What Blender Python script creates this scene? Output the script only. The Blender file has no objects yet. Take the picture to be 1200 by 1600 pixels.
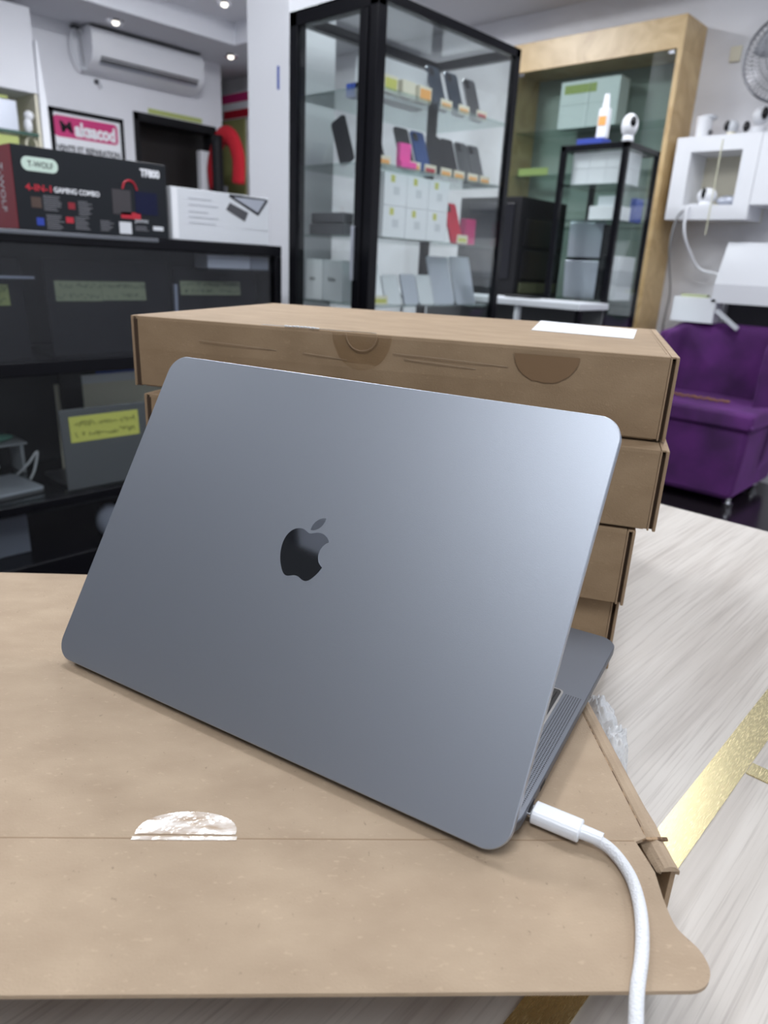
import bpy, bmesh, math, random
from mathutils import Vector, Matrix
random.seed(7)
sc = bpy.context.scene
COL = sc.collection
PI = math.pi

# ------------------------------------------------------------------ camera
cam_d = bpy.data.cameras.new('camera'); cam = bpy.data.objects.new('camera', cam_d); COL.objects.link(cam)
CF = Vector((-0.635, 0.697, -0.332)).normalized()
CR = Vector((0.727, 0.685, 0.048)); CR = (CR - CF * CR.dot(CF)).normalized()
CU = CR.cross(CF).normalized()
mw = Matrix(((CR.x, CU.x, -CF.x, 0), (CR.y, CU.y, -CF.y, 0), (CR.z, CU.z, -CF.z, 1.0652), (0, 0, 0, 1)))
cam.matrix_world = mw
cam_d.sensor_fit = 'VERTICAL'; cam_d.sensor_height = 24; cam_d.lens = 24 * 1099.7 / 1600
cam_d.clip_start = 0.02; cam_d.clip_end = 60
cam_d.dof.use_dof = True; cam_d.dof.focus_distance = 0.41; cam_d.dof.aperture_fstop = 6.8
sc.camera = cam

# ------------------------------------------------------------------ light and exposure
wd = bpy.data.worlds.new('world'); sc.world = wd; wd.use_nodes = True
wd.node_tree.nodes['Background'].inputs[0].default_value = (0.78, 0.86, 1, 1)
wd.node_tree.nodes['Background'].inputs[1].default_value = 0.5
sc.view_settings.view_transform = 'Standard'; sc.view_settings.look = 'None'
sc.view_settings.gamma = 1; sc.view_settings.use_curve_mapping = False
sc.view_settings.exposure = 0.0

def area(name, loc, sx, sy, watts, col=(1, 1, 1), rot=(0, 0, 0)):
    l = bpy.data.lights.new(name, 'AREA'); l.shape = 'RECTANGLE'; l.size = sx; l.size_y = sy
    l.energy = watts; l.color = col
    o = bpy.data.objects.new(name, l); o.location = loc; o.rotation_euler = rot; COL.objects.link(o)
    return o
COOL = (0.93, 0.96, 1.0)
LAMPS = [  # ceiling LED panels: x, y, size x, size y, watts
    (0.25, -0.75, 1.0, 0.9, 21),
    (-1.7, 0.9, 0.6, 0.6, 26),
    (-3.3, 2.3, 0.6, 0.6, 78),
    (0.6, 2.5, 0.6, 0.6, 26),
    (-3.4, -0.6, 0.6, 0.6, 28),
    (-1.2, 3.05, 0.6, 0.3, 18),
    (-0.5, 1.55, 0.6, 0.6, 15),
]
for i, (x, y, sx, sy, wt) in enumerate(LAMPS):
    area('ceiling_panel_light', (x, y, 2.785), sx * .95, sy * .95, wt, COOL)
area('entrance_daylight', (1.95, 0.2, 1.45), 2.2, 2.2, 14, (0.90, 0.95, 1.0), (0, math.radians(90), 0))

# ------------------------------------------------------------------ materials
def mat(name, col, rough=.5, metal=0., **k):
    m = bpy.data.materials.new(name); m.use_nodes = True
    b = m.node_tree.nodes['Principled BSDF']
    b.inputs['Base Color'].default_value = (*col, 1); b.inputs['Roughness'].default_value = rough
    b.inputs['Metallic'].default_value = metal
    for kk, v in k.items():
        b.inputs[kk.replace('_', ' ')].default_value = v
    return m
def nodes(m): return m.node_tree.nodes, m.node_tree.links, m.node_tree.nodes['Principled BSDF']
def noise_col(m, c1, c2, scale=(8, 8, 8), detail=6, lo=.35, hi=.65, bump=0., rough_var=0., bscale=None, coord='Object', distort=0.):
    N, L, B = nodes(m)
    tc = N.new('ShaderNodeTexCoord'); mp = N.new('ShaderNodeMapping'); mp.inputs['Scale'].default_value = scale
    nz = N.new('ShaderNodeTexNoise'); nz.inputs['Scale'].default_value = 1; nz.inputs['Detail'].default_value = detail
    nz.inputs['Distortion'].default_value = distort
    cr = N.new('ShaderNodeValToRGB'); cr.color_ramp.elements[0].position = lo; cr.color_ramp.elements[1].position = hi
    cr.color_ramp.elements[0].color = (*c1, 1); cr.color_ramp.elements[1].color = (*c2, 1)
    L.new(tc.outputs[coord], mp.inputs['Vector']); L.new(mp.outputs[0], nz.inputs['Vector'])
    L.new(nz.outputs['Fac'], cr.inputs[0]); L.new(cr.outputs[0], B.inputs['Base Color'])
    if bump:
        bp = N.new('ShaderNodeBump'); bp.inputs['Strength'].default_value = bump; bp.inputs['Distance'].default_value = .001
        src = nz
        if bscale:
            n2 = N.new('ShaderNodeTexNoise'); n2.inputs['Scale'].default_value = bscale; n2.inputs['Detail'].default_value = 4
            L.new(tc.outputs[coord], n2.inputs['Vector']); src = n2
        L.new(src.outputs['Fac'], bp.inputs['Height']); L.new(bp.outputs[0], B.inputs['Normal'])
    return m, cr, nz
def mixin(m, c, fac, scale, thr=(.6, .7), coord='Object', detail=3):
    """specks or blotches of colour c over whatever feeds base colour"""
    N, L, B = nodes(m)
    old = B.inputs['Base Color'].links[0].from_socket
    tc = N.new('ShaderNodeTexCoord'); mp = N.new('ShaderNodeMapping'); mp.inputs['Scale'].default_value = scale
    nz = N.new('ShaderNodeTexNoise'); nz.inputs['Scale'].default_value = 1; nz.inputs['Detail'].default_value = detail
    mr = N.new('ShaderNodeMapRange'); mr.inputs['From Min'].default_value = thr[0]; mr.inputs['From Max'].default_value = thr[1]
    mr.inputs['To Max'].default_value = fac
    mx = N.new('ShaderNodeMix'); mx.data_type = 'RGBA'; mx.inputs[7].default_value = (*c, 1)
    L.new(tc.outputs[coord], mp.inputs[0]); L.new(mp.outputs[0], nz.inputs['Vector']); L.new(nz.outputs['Fac'], mr.inputs['Value'])
    L.new(mr.outputs[0], mx.inputs[0]); L.new(old, mx.inputs[6]); L.new(mx.outputs[2], B.inputs['Base Color'])
def glass(name, tint=(.85, .93, .9), rough=.0, boost=1.0, ior=1.5):
    m = bpy.data.materials.new(name); m.use_nodes = True
    N, L = m.node_tree.nodes, m.node_tree.links; N.clear()
    out = N.new('ShaderNodeOutputMaterial'); mx = N.new('ShaderNodeMixShader'); tr = N.new('ShaderNodeBsdfTransparent')
    gl = N.new('ShaderNodeBsdfGlossy'); fr = N.new('ShaderNodeFresnel'); 
    ge = N.new('ShaderNodeNewGeometry'); mi = N.new('ShaderNodeMapRange'); mi.inputs['To Min'].default_value = ior; mi.inputs['To Max'].default_value = 1 / ior
    L.new(ge.outputs['Backfacing'], mi.inputs['Value']); L.new(mi.outputs[0], fr.inputs['IOR'])
    tr.inputs[0].default_value = (*tint, 1); gl.inputs['Roughness'].default_value = rough
    L.new(fr.outputs[0], mx.inputs[0]); L.new(tr.outputs[0], mx.inputs[1]); L.new(gl.outputs[0], mx.inputs[2]); L.new(mx.outputs[0], out.inputs[0])
    return m
def emis(name, col, s):
    m = mat(name, col); B = nodes(m)[2]
    B.inputs['Emission Color'].default_value = (*col, 1); B.inputs['Emission Strength'].default_value = s
    return m

def cardboard(name, c1, c2):
    m = mat(name, c1, .75)
    noise_col(m, c1, c2, (25, 45, 45), 9, .3, .7, .25, bscale=900)
    mixin(m, tuple(x * .6 for x in c1), .55, (420, 260, 420), (.70, .76))
    mixin(m, tuple(min(1, x * 1.25) for x in c2), .35, (230, 500, 300), (.64, .72))
    mixin(m, tuple(x * .86 for x in c1), .5, (5, 9, 9), (.48, .72))
    return m
M = {}
M['card'] = cardboard('kraft_cardboard', (.335, .245, .165), (.405, .305, .21))
M['card2'] = cardboard('kraft_cardboard_brown', (.30, .205, .125), (.36, .255, .16))
M['card_shaded'] = cardboard('kraft_cardboard_stack_shaded', (.26, .175, .10), (.325, .226, .135))  # browner for the stack lids: the shade on their fronts is in the colour
M['card_crease'] = mat('cardboard_crease', (.29, .20, .125), .8)
M['card_edge'] = mat('corrugated_edge', (.20, .12, .065), .9)
m = M['card_edge']; noise_col(m, (.10, .055, .03), (.36, .24, .14), (300, 300, 300), 2, .4, .6, .6)
M['slit'] = mat('dark_slit', (.05, .028, .015), .9)
M['card_in'] = mat('cardboard_inside', (.22, .14, .08), .9)
M['tape'] = mat('clear_packing_tape', (.60, .50, .42), .12, 0, Coat_Weight=1., Coat_Roughness=.05)
noise_col(M['tape'], (.42, .30, .2), (.75, .68, .62), (60, 200, 60), 4, .35, .6, .9, bscale=70)
nodes(M['tape'])[2].inputs['Specular IOR Level'].default_value = 1.
M['stain'] = mat('old_tape_mark', (.215, .132, .070), .45)
M['tape_thin'] = glass('clear_tape_film', (.97, .95, .92), .18, ior=1.5)
def alu(name, c, rough):
    m = mat(name, c, rough, .92)
    N, L, B = nodes(m)
    tc = N.new('ShaderNodeTexCoord'); nz = N.new('ShaderNodeTexNoise'); nz.inputs['Scale'].default_value = 2600; nz.inputs['Detail'].default_value = 1
    bp = N.new('ShaderNodeBump'); bp.inputs['Strength'].default_value = .18; bp.inputs['Distance'].default_value = .0002
    L.new(tc.outputs['Object'], nz.inputs['Vector']); L.new(nz.outputs['Fac'], bp.inputs['Height']); L.new(bp.outputs[0], B.inputs['Normal'])
    return m
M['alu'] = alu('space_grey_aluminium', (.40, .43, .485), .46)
M['alu_shaded'] = alu('space_grey_aluminium_base_shaded', (.155, .165, .19), .5)  # darker than the lid: the lid's shadow on the deck is in this colour
M['logo'] = mat('polished_logo', (.62, .66, .70), .05, 1.)
M['key'] = mat('key_black', (.012, .012, .014), .45)
M['rim'] = mat('keyboard_recess_rim', (.55, .56, .58), .3, .9)
M['hole'] = mat('speaker_hole', (.008, .008, .01), .8)
M['screen'] = mat('black_screen', (.006, .006, .008), .08)
M['plug'] = mat('white_plastic', (.72, .74, .78), .3)
M['braid'] = mat('white_braided_sleeve', (.70, .71, .74), .6)
def braid():
    m = M['braid']; N, L, B = nodes(m)
    tc = N.new('ShaderNodeTexCoord'); v = N.new('ShaderNodeTexVoronoi'); v.inputs['Scale'].default_value = 900
    bp = N.new('ShaderNodeBump'); bp.inputs['Strength'].default_value = .7; bp.inputs['Distance'].default_value = .0005
    L.new(tc.outputs['Object'], v.inputs['Vector']); L.new(v.outputs['Distance'], bp.inputs['Height']); L.new(bp.outputs[0], B.inputs['Normal'])
braid()
M['wood_white'] = mat('bleached_oak_laminate', (.6, .57, .54), .38)
noise_col(M['wood_white'], (.38, .34, .305), (.505, .468, .43), (60, 2.5, 30), 10, .30, .58, .12, distort=.35)
mixin(M['wood_white'], (.30, .26, .235), .6, (420, 9, 60), (.50, .70), detail=5)
M['table_side'] = mat('table_edge_band', (.16, .12, .10), .5)
M['gold'] = mat('gold_mirror_trim', (.72, .62, .36), .12, 1.)
def gold():
    m = M['gold']; N, L, B = nodes(m)
    tc = N.new('ShaderNodeTexCoord'); n1 = N.new('ShaderNodeTexNoise'); n1.inputs['Scale'].default_value = 22; n1.inputs['Detail'].default_value = 2
    bp = N.new('ShaderNodeBump'); bp.inputs['Strength'].default_value = .03; bp.inputs['Distance'].default_value = .001
    mp = N.new('ShaderNodeMapping'); mp.inputs['Scale'].default_value = (2200, 160, 100); mp.inputs['Rotation'].default_value = (0, 0, .6)
    n2 = N.new('ShaderNodeTexNoise'); n2.inputs['Scale'].default_value = 1
    mr = N.new('ShaderNodeMapRange'); mr.inputs['From Min'].default_value = .55; mr.inputs['From Max'].default_value = .7
    mr.inputs['To Min'].default_value = .26; mr.inputs['To Max'].default_value = .42
    L.new(tc.outputs['Object'], n1.inputs['Vector']); L.new(n1.outputs['Fac'], bp.inputs['Height']); L.new(bp.outputs[0], B.inputs['Normal'])
    L.new(tc.outputs['Object'], mp.inputs[0]); L.new(mp.outputs[0], n2.inputs['Vector']); L.new(n2.outputs['Fac'], mr.inputs['Value']); L.new(mr.outputs[0], B.inputs['Roughness'])
gold()
M['black'] = mat('black_gloss_metal', (.004, .004, .006), .25, 0, Specular_IOR_Level=.22)
M['black_m'] = mat('black_matt', (.009, .009, .011), .6, 0, Specular_IOR_Level=.2)
M['dark'] = mat('dark_interior', (.03, .032, .036), .6)
M['grey_in'] = mat('grey_lining', (.13, .135, .14), .7)
M['glass'] = glass('showcase_glass', (.955, .975, .97))
M['glass_shelf'] = glass('green_shelf_glass', (.86, .94, .92), .02, ior=1.6)
M['glass_dark'] = glass('tinted_glass', (.78, .80, .83))
M['glass_wood'] = glass('grey_green_glass', (.84, .89, .87))
M['wall'] = mat('white_paint', (.74, .745, .79), .7)
noise_col(M['wall'], (.70, .705, .75), (.78, .785, .83), (1.2, 1.2, 1.2), 4, .3, .7)
M['wall_b'] = mat('marbled_paint', (.66, .65, .66), .6)
noise_col(M['wall_b'], (.60, .595, .62), (.79, .79, .83), (1.1, 1.1, 2.0), 5, .3, .6, distort=1.2)
M['olive'] = mat('olive_paint', (.30, .30, .12), .7)
M['ceil'] = mat('ceiling_paint', (.66, .67, .71), .8)
M['fascia'] = mat('white_fascia', (.86, .87, .92), .7)
M['floor'] = mat('dark_polished_tile', (.014, .011, .014), .16)
M['pine'] = mat('pine_wood', (.55, .38, .18), .35)
noise_col(M['pine'], (.47, .31, .14), (.66, .48, .25), (5, 5, 5), 5, .3, .7, distort=2.5)
M['purple'] = mat('purple_velvet', (.085, .012, .13), .85, 0, Sheen_Weight=.5, Sheen_Roughness=.35)
noise_col(M['purple'], (.040, .006, .062), (.095, .015, .14), (5, 5, 5), 4, .35, .65, .5, bscale=22)
nodes(M['purple'])[2].inputs['Sheen Tint'].default_value = (.55, .2, .75, 1)
M['white'] = mat('white_card', (.80, .81, .85), .45)
M['white_g'] = mat('white_gloss_board', (.80, .81, .85), .25)
M['grey'] = mat('grey_print', (.42, .44, .48), .5)
M['lgrey'] = mat('pale_grey_print', (.62, .64, .68), .5)
M['red'] = mat('red_print', (.45, .012, .03), .5)
M['red_d'] = mat('dark_red_print', (.24, .008, .02), .45)
M['redcloth'] = mat('red_cloth', (.45, .008, .02), .9)
M['pink'] = mat('pink_print', (.55, .03, .17), .5)
M['pinkhot'] = mat('hot_pink_paper', (.85, .06, .38), .6)
M['yellow'] = mat('yellow_paper', (.56, .56, .12), .7)
M['note'] = mat('green_yellow_note', (.44, .50, .17), .7)
M['note_p'] = mat('pale_note', (.42, .46, .27), .7)
M['orange'] = mat('orange_print', (.80, .38, .10), .6)
M['ink'] = mat('black_ink', (.012, .012, .016), .6, 0, Specular_IOR_Level=.2)
M['blue'] = mat('blue_plastic', (.02, .05, .35), .4)
M['bluetape'] = mat('blue_tape', (.02, .07, .42), .5)
M['boxblack'] = mat('printed_black_card', (.009, .011, .015), .5, 0, Specular_IOR_Level=.25)
M['navy'] = mat('navy_print', (.006, .008, .035), .5, 0, Specular_IOR_Level=.2)
M['fine'] = mat('fine_print_grey', (.17, .17, .19), .6)
M['back_g'] = mat('grey_green_back', (.34, .38, .36), .6)
M['mint'] = mat('mint_fabric', (.16, .42, .33), .8)
M['silver'] = mat('silver_metal', (.55, .58, .66), .35, .6)
M['phone'] = mat('phone_slate', (.045, .06, .09), .25, .3)
M['phone_b'] = mat('phone_blue', (.03, .08, .28), .25, .3)
M['phone_k'] = mat('phone_black', (.012, .012, .016), .2)
M['phone_g'] = mat('phone_graphite', (.09, .09, .10), .3, .3)
M['phone_r'] = mat('phone_red', (.5, .01, .04), .25)
M['chrome'] = mat('chrome', (.8, .8, .82), .08, 1.)
M['lamp'] = emis('led_panel_glow', (.93, .96, 1.), 5.)
M['spot'] = emis('downlight_glow', (1., .95, .85), 2.5)
M['cream'] = mat('cream_plastic', (.72, .68, .55), .5)
M['bubble'] = mat('bubble_wrap_film', (.85, .87, .9), .12, 0, Alpha=.55)
nodes(M['bubble'])[2].inputs['Specular IOR Level'].default_value = 1.
M['wire'] = mat('fan_wire', (.22, .22, .24), .3, .6)
M['blade'] = mat('fan_blade', (.30, .31, .34), .4)
M['cable_g'] = mat('grey_cable', (.30, .30, .31), .5)

# ------------------------------------------------------------------ geometry helpers
def NB(): return bmesh.new()
def box(bm, x0, x1, y0, y1, z0, z1, mx=None):
    vs = [bm.verts.new(Vector((x, y, z))) for z in (z0, z1) for y in (y0, y1) for x in (x0, x1)]
    for f in ((0, 2, 3, 1), (4, 5, 7, 6), (0, 1, 5, 4), (2, 6, 7, 3), (0, 4, 6, 2), (1, 3, 7, 5)):
        bm.faces.new([vs[i] for i in f])
    if mx is not None:
        for v in vs: v.co = mx @ v.co
    return vs
def cyl(bm, p0, p1, r0, r1=None, n=20, caps=True):
    r1 = r0 if r1 is None else r1
    p0, p1 = Vector(p0), Vector(p1); d = (p1 - p0).normalized()
    a = d.orthogonal().normalized(); b = d.cross(a)
    A = [bm.verts.new(p0 + (a * math.cos(2 * PI * i / n) + b * math.sin(2 * PI * i / n)) * r0) for i in range(n)]
    B = [bm.verts.new(p1 + (a * math.cos(2 * PI * i / n) + b * math.sin(2 * PI * i / n)) * r1) for i in range(n)]
    for i in range(n):
        j = (i + 1) % n; bm.faces.new((A[i], A[j], B[j], B[i]))
    if caps: bm.faces.new(A[::-1]); bm.faces.new(B)
def ball(bm, c, r, n=16, s=(1, 1, 1)):
    mx = Matrix.Translation(Vector(c)) @ Matrix.Diagonal((r * s[0], r * s[1], r * s[2], 1))
    bmesh.ops.create_uvsphere(bm, u_segments=n, v_segments=n // 2 + 2, radius=1, matrix=mx)
def tube(bm, pts, r, n=10, sub=6):
    P = [Vector(p) for p in pts]
    Q = []
    for i in range(len(P) - 1):
        a = P[max(i - 1, 0)]; b = P[i]; c = P[i + 1]; d = P[min(i + 2, len(P) - 1)]
        for k in range(sub):
            t = k / sub
            Q.append(.5 * ((2 * b) + (c - a) * t + (2 * a - 5 * b + 4 * c - d) * t * t + (3 * b - a - 3 * c + d) * t ** 3))
    Q.append(P[-1])
    rings = []; ref = None
    for i, q in enumerate(Q):
        d = (Q[min(i + 1, len(Q) - 1)] - Q[max(i - 1, 0)]).normalized()
        if ref is None: ref = d.orthogonal().normalized()
        ref = (ref - d * ref.dot(d)).normalized(); b = d.cross(ref)
        rings.append([bm.verts.new(q + (ref * math.cos(2 * PI * k / n) + b * math.sin(2 * PI * k / n)) * r) for k in range(n)])
    for A, B in zip(rings, rings[1:]):
        for k in range(n):
            j = (k + 1) % n; bm.faces.new((A[k], A[j], B[j], B[k]))
    bm.faces.new(rings[0][::-1]); bm.faces.new(rings[-1])
def rrect(x0, x1, y0, y1, r, n=8):
    out = []
    for cx, cy, a0 in ((x1 - r, y1 - r, 0), (x0 + r, y1 - r, 90), (x0 + r, y0 + r, 180), (x1 - r, y0 + r, 270)):
        for i in range(n + 1):
            a = math.radians(a0 + 90 * i / n); out.append((cx + r * math.cos(a), cy + r * math.sin(a)))
    return out
def layers(bm, outlines, caps=True):
    """outlines: list of (pts2d, z); bridged rings"""
    R = [[bm.verts.new((x, y, z)) for x, y in pts] for pts, z in outlines]
    for A, B in zip(R, R[1:]):
        n = len(A)
        for i in range(n):
            j = (i + 1) % n; bm.faces.new((A[i], A[j], B[j], B[i]))
    if caps: bm.faces.new(R[0][::-1]); bm.faces.new(R[-1])
def prism(bm, pts, z0, z1): layers(bm, [(pts, z0), (pts, z1)])
def xf(bm, mx):
    bmesh.ops.transform(bm, matrix=mx, verts=bm.verts)
    return bm
def obj(name, bm, m, parent=None, bev=0., smooth=False, seg=2, world=False):
    if world and parent is not None:
        bmesh.ops.translate(bm, vec=-parent.location, verts=bm.verts)
    me = bpy.data.meshes.new(name)
    bmesh.ops.recalc_face_normals(bm, faces=bm.faces)
    bm.to_mesh(me); bm.free()
    me.materials.append(M[m] if isinstance(m, str) else m)
    if smooth:
        for p in me.polygons: p.use_smooth = True
    o = bpy.data.objects.new(name, me); COL.objects.link(o)
    if parent is not None: o.parent = parent
    if bev:
        b = o.modifiers.new('bevel', 'BEVEL'); b.width = bev; b.segments = seg; b.limit_method = 'ANGLE'; b.angle_limit = math.radians(40)
        for p in me.polygons: p.use_smooth = True
        b.harden_normals = True
    return o
def thing(name, label, cat, loc, rz=0., group=None):
    o = bpy.data.objects.new(name, None); COL.objects.link(o); o.empty_display_size = .05
    o.location = loc; o.rotation_euler = (0, 0, rz); o['label'] = label; o['category'] = cat
    if group: o['group'] = group
    return o
def solo(name, bm, m, label, cat, group=None, bev=0., smooth=False):
    bm.verts.ensure_lookup_table()
    xs = [v.co.x for v in bm.verts]; ys = [v.co.y for v in bm.verts]; zs = [v.co.z for v in bm.verts]
    c = Vector(((min(xs) + max(xs)) / 2, (min(ys) + max(ys)) / 2, min(zs)))
    bmesh.ops.translate(bm, vec=-c, verts=bm.verts)
    o = obj(name, bm, m, None, bev, smooth); o.location = c
    o['label'] = label; o['category'] = cat
    if group: o['group'] = group
    return o
def struct(name, bm, m, bev=0.):
    o = obj(name, bm, m, None, bev); o['kind'] = 'structure'; return o
def textmesh(s, size, depth=.0004, bold=0.):
    cu = bpy.data.curves.new('t', 'FONT'); cu.body = s; cu.size = size; cu.extrude = depth; cu.align_x = 'LEFT'; cu.offset = bold
    cu.resolution_u = 3
    o = bpy.data.objects.new('t', cu); me = bpy.data.meshes.new_from_object(o)
    bpy.data.objects.remove(o); bpy.data.curves.remove(cu)
    return me
def text(s, size, m, parent, origin, ux, uy, name='lettering', width=None, depth=.0004, bold=0.):
    """text mesh in parent's space; ux, uy = writing and up directions"""
    me = textmesh(s, size, depth, bold)
    ux = Vector(ux).normalized(); uy = Vector(uy).normalized(); uz = ux.cross(uy)
    k = 1.
    if width:
        w = max(v.co.x for v in me.vertices) - min(v.co.x for v in me.vertices); k = width / w
    mx = Matrix(((ux.x, uy.x, uz.x, origin[0]), (ux.y, uy.y, uz.y, origin[1]), (ux.z, uy.z, uz.z, origin[2]), (0, 0, 0, 1))) @ Matrix.Diagonal((k, 1, 1, 1))
    me.transform(mx); me.materials.clear(); me.materials.append(M[m])
    o = bpy.data.objects.new(name, me); COL.objects.link(o); o.parent = parent
    return o

# ================================================================== THE SETTING
H_SOF, H_MID, H_TOP = 2.56, 2.70, 2.82
bm = NB(); box(bm, -7.3, 2.2, -3.2, 4.4, -.05, 0); struct('floor', bm, 'floor')
bm = NB(); box(bm, -7.3, 2.2, 4.29, 4.41, 0, 2.95); struct('wall_back', bm, 'wall_b')
bm = NB(); box(bm, -7.2, -5.82, 4.275, 4.289, 0, 2.3); struct('wall_alcove', bm, 'olive')
bm = NB(); box(bm, -5.82, -5.70, -3.2, 3.16, 0, 2.95); box(bm, -5.82, -5.70, 3.16, 3.86, 2.05, 2.95); box(bm, -5.82, -5.70, 3.86, 3.95, 0, 2.95)
struct('wall_left', bm, 'wall')
bm = NB(); box(bm, -7.3, 2.2, -3.32, -3.2, 0, 2.95); struct('wall_front', bm, 'wall')
bm = NB(); box(bm, -7.3, -7.2, -3.2, 4.29, 0, 2.95); struct('wall_passage', bm, 'dark')
# right wall with the shop entrance opening
bm = NB(); box(bm, 2.2, 2.32, -3.2, -1.3, 0, 2.95); box(bm, 2.2, 2.32, 1.7, 4.29, 0, 2.95); box(bm, 2.2, 2.32, -1.3, 1.7, 2.55, 2.95)
struct('wall_right', bm, 'wall')
# stepped tray ceiling
def ring(z0, z1, xo0, xo1, yo0, yo1, xi0, xi1, yi0, yi1, bm):
    box(bm, xo0, xi0, yo0, yo1, z0, z1); box(bm, xi1, xo1, yo0, yo1, z0, z1)
    box(bm, xi0, xi1, yo0, yi0, z0, z1); box(bm, xi0, xi1, yi1, yo1, z0, z1)
bm = NB(); ring(H_SOF, H_SOF + .035, -7.3, 2.3, -3.2, 4.3, -5.10, 1.7, -2.6, 3.67, bm); struct('ceiling', bm, 'ceil')
bm = NB(); ring(H_SOF + .001, H_MID + .03, -7.3, 2.3, -3.2, 4.3, -5.095, 1.695, -2.595, 3.665, bm)
ring(H_MID + .001, H_TOP, -5.2, 1.8, -2.7, 3.75, -4.60, 1.2, -2.1, 3.2, bm); struct('trim_1', bm, 'fascia')
bm = NB(); box(bm, -7.3, 2.3, -3.2, 4.3, H_TOP, H_TOP + .08); struct('ceiling', bm, 'ceil')
# white square column behind the counter
bm = NB(); box(bm, -2.765, -2.495, 2.05, 2.30, 0, H_TOP); struct('column', bm, 'fascia', .004)
bm = NB(); box(bm, -2.565, -2.555, 2.0465, 2.0495, 1.708, 1.79)
solo('tape_strip', bm, 'bluetape', 'short strip of blue tape stuck upright on the white column', 'tape')
# doorway on the left wall
bm = NB(); box(bm, -5.84, -5.685, 3.13, 3.17, 0, 2.09); box(bm, -5.84, -5.685, 3.85, 3.88, 0, 2.09); box(bm, -5.84, -5.685, 3.13, 3.88, 2.03, 2.09)
struct('trim_2', bm, 'black_m', .004)
d = bpy.data.objects.new('door_1', None); COL.objects.link(d); d.location = (-5.95, 3.5, 0); d['kind'] = 'structure'
bm = NB(); box(bm, -6.02, -5.98, 3.0, 4.0, 0.9, 2.2); obj('panel', bm, mat('door_dark', (.012, .009, .009), .5), d, world=True)
bm = NB(); box(bm, -6.02, -5.98, 3.0, 4.0, 0, .9); obj('lower_panel', bm, mat('door_grey', (.06, .062, .066), .5), d, world=True)
bm = NB(); box(bm, -5.80, -5.74, 3.755, 3.845, 0, 1.90); obj('white_jamb', bm, 'wall', d, world=True)

# ceiling LED panels (the lights above are at their faces)
for i, (x, y, sx, sy, wt) in enumerate(LAMPS):
    t = thing('ceiling_panel', 'white framed LED panel set in the tray ceiling', 'ceiling light', (x, y, H_TOP), group='LED panels in the tray ceiling')
    bm = NB(); box(bm, -sx / 2, sx / 2, -sy / 2, sy / 2, -.02, 0); obj('frame', bm, 'white', t)
    bm = NB(); box(bm, -sx * .47, sx * .47, -sy * .47, sy * .47, -.026, -.021); obj('diffuser', bm, 'lamp', t)
# recessed downlights
for (x, y, z, lb) in ((-5.33, 2.84, H_SOF, 'round chrome downlight in the soffit over the air conditioner'),
                      (-5.355, 3.81, H_SOF, 'round chrome downlight in the soffit above the red cloth corner'),
                      (-4.77, 3.35, H_MID, 'round chrome downlight high in the stepped ceiling near the white column')):
    t = thing('downlight', lb, 'ceiling light', (x, y, z), group='recessed downlights')
    bm = NB(); cyl(bm, (0, 0, -.012), (0, 0, -.0005), .05, .062, 24); obj('rim', bm, 'chrome', t, smooth=False)
    bm = NB(); ball(bm, (0, 0, -.012), .024, 16, (1, 1, .7)); obj('bulb', bm, 'spot', t, smooth=True)

# ================================================================== TABLE
TT = .75
t = thing('counter_table', 'large table with bleached oak laminate top and inlaid gold mirror strips', 'table', (.1, .1, 0))
bm = NB(); box(bm, -.66, .95, -.75, 1.012, .705, TT); obj('tabletop', bm, 'wood_white', t, .002, world=True)
bm = NB(); box(bm, -.60, -.55, -.65, .95, 0, .705); obj('side_panel', bm, 'table_side', t, world=True)
bm = NB(); box(bm, .80, .85, -.65, .95, 0, .705); obj('side_panel', bm, 'table_side', t, world=True)
bm = NB(); box(bm, -.1005, -.0795, -.74, 1.008, TT, TT + .0008); obj('gold_strip', bm, 'gold', t, world=True)
bm = NB(); box(bm, -.0790, .94, .4655, .4800, TT, TT + .0008); obj('gold_strip', bm, 'gold', t, world=True)

# ================================================================== CARDBOARD BOXES
BH = .0654
A0 = math.radians(45.7)
c0, s0 = math.sin(math.radians(44.3)), math.cos(math.radians(44.3))
def fw(x, y, z=0.):   # millimetres in the table frame -> metres in the room
    return Vector((c0 * x - s0 * y, s0 * x + c0 * y, 0)) / 1000 + Vector((0, 0, z / 1000 + TT + BH))

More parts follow.
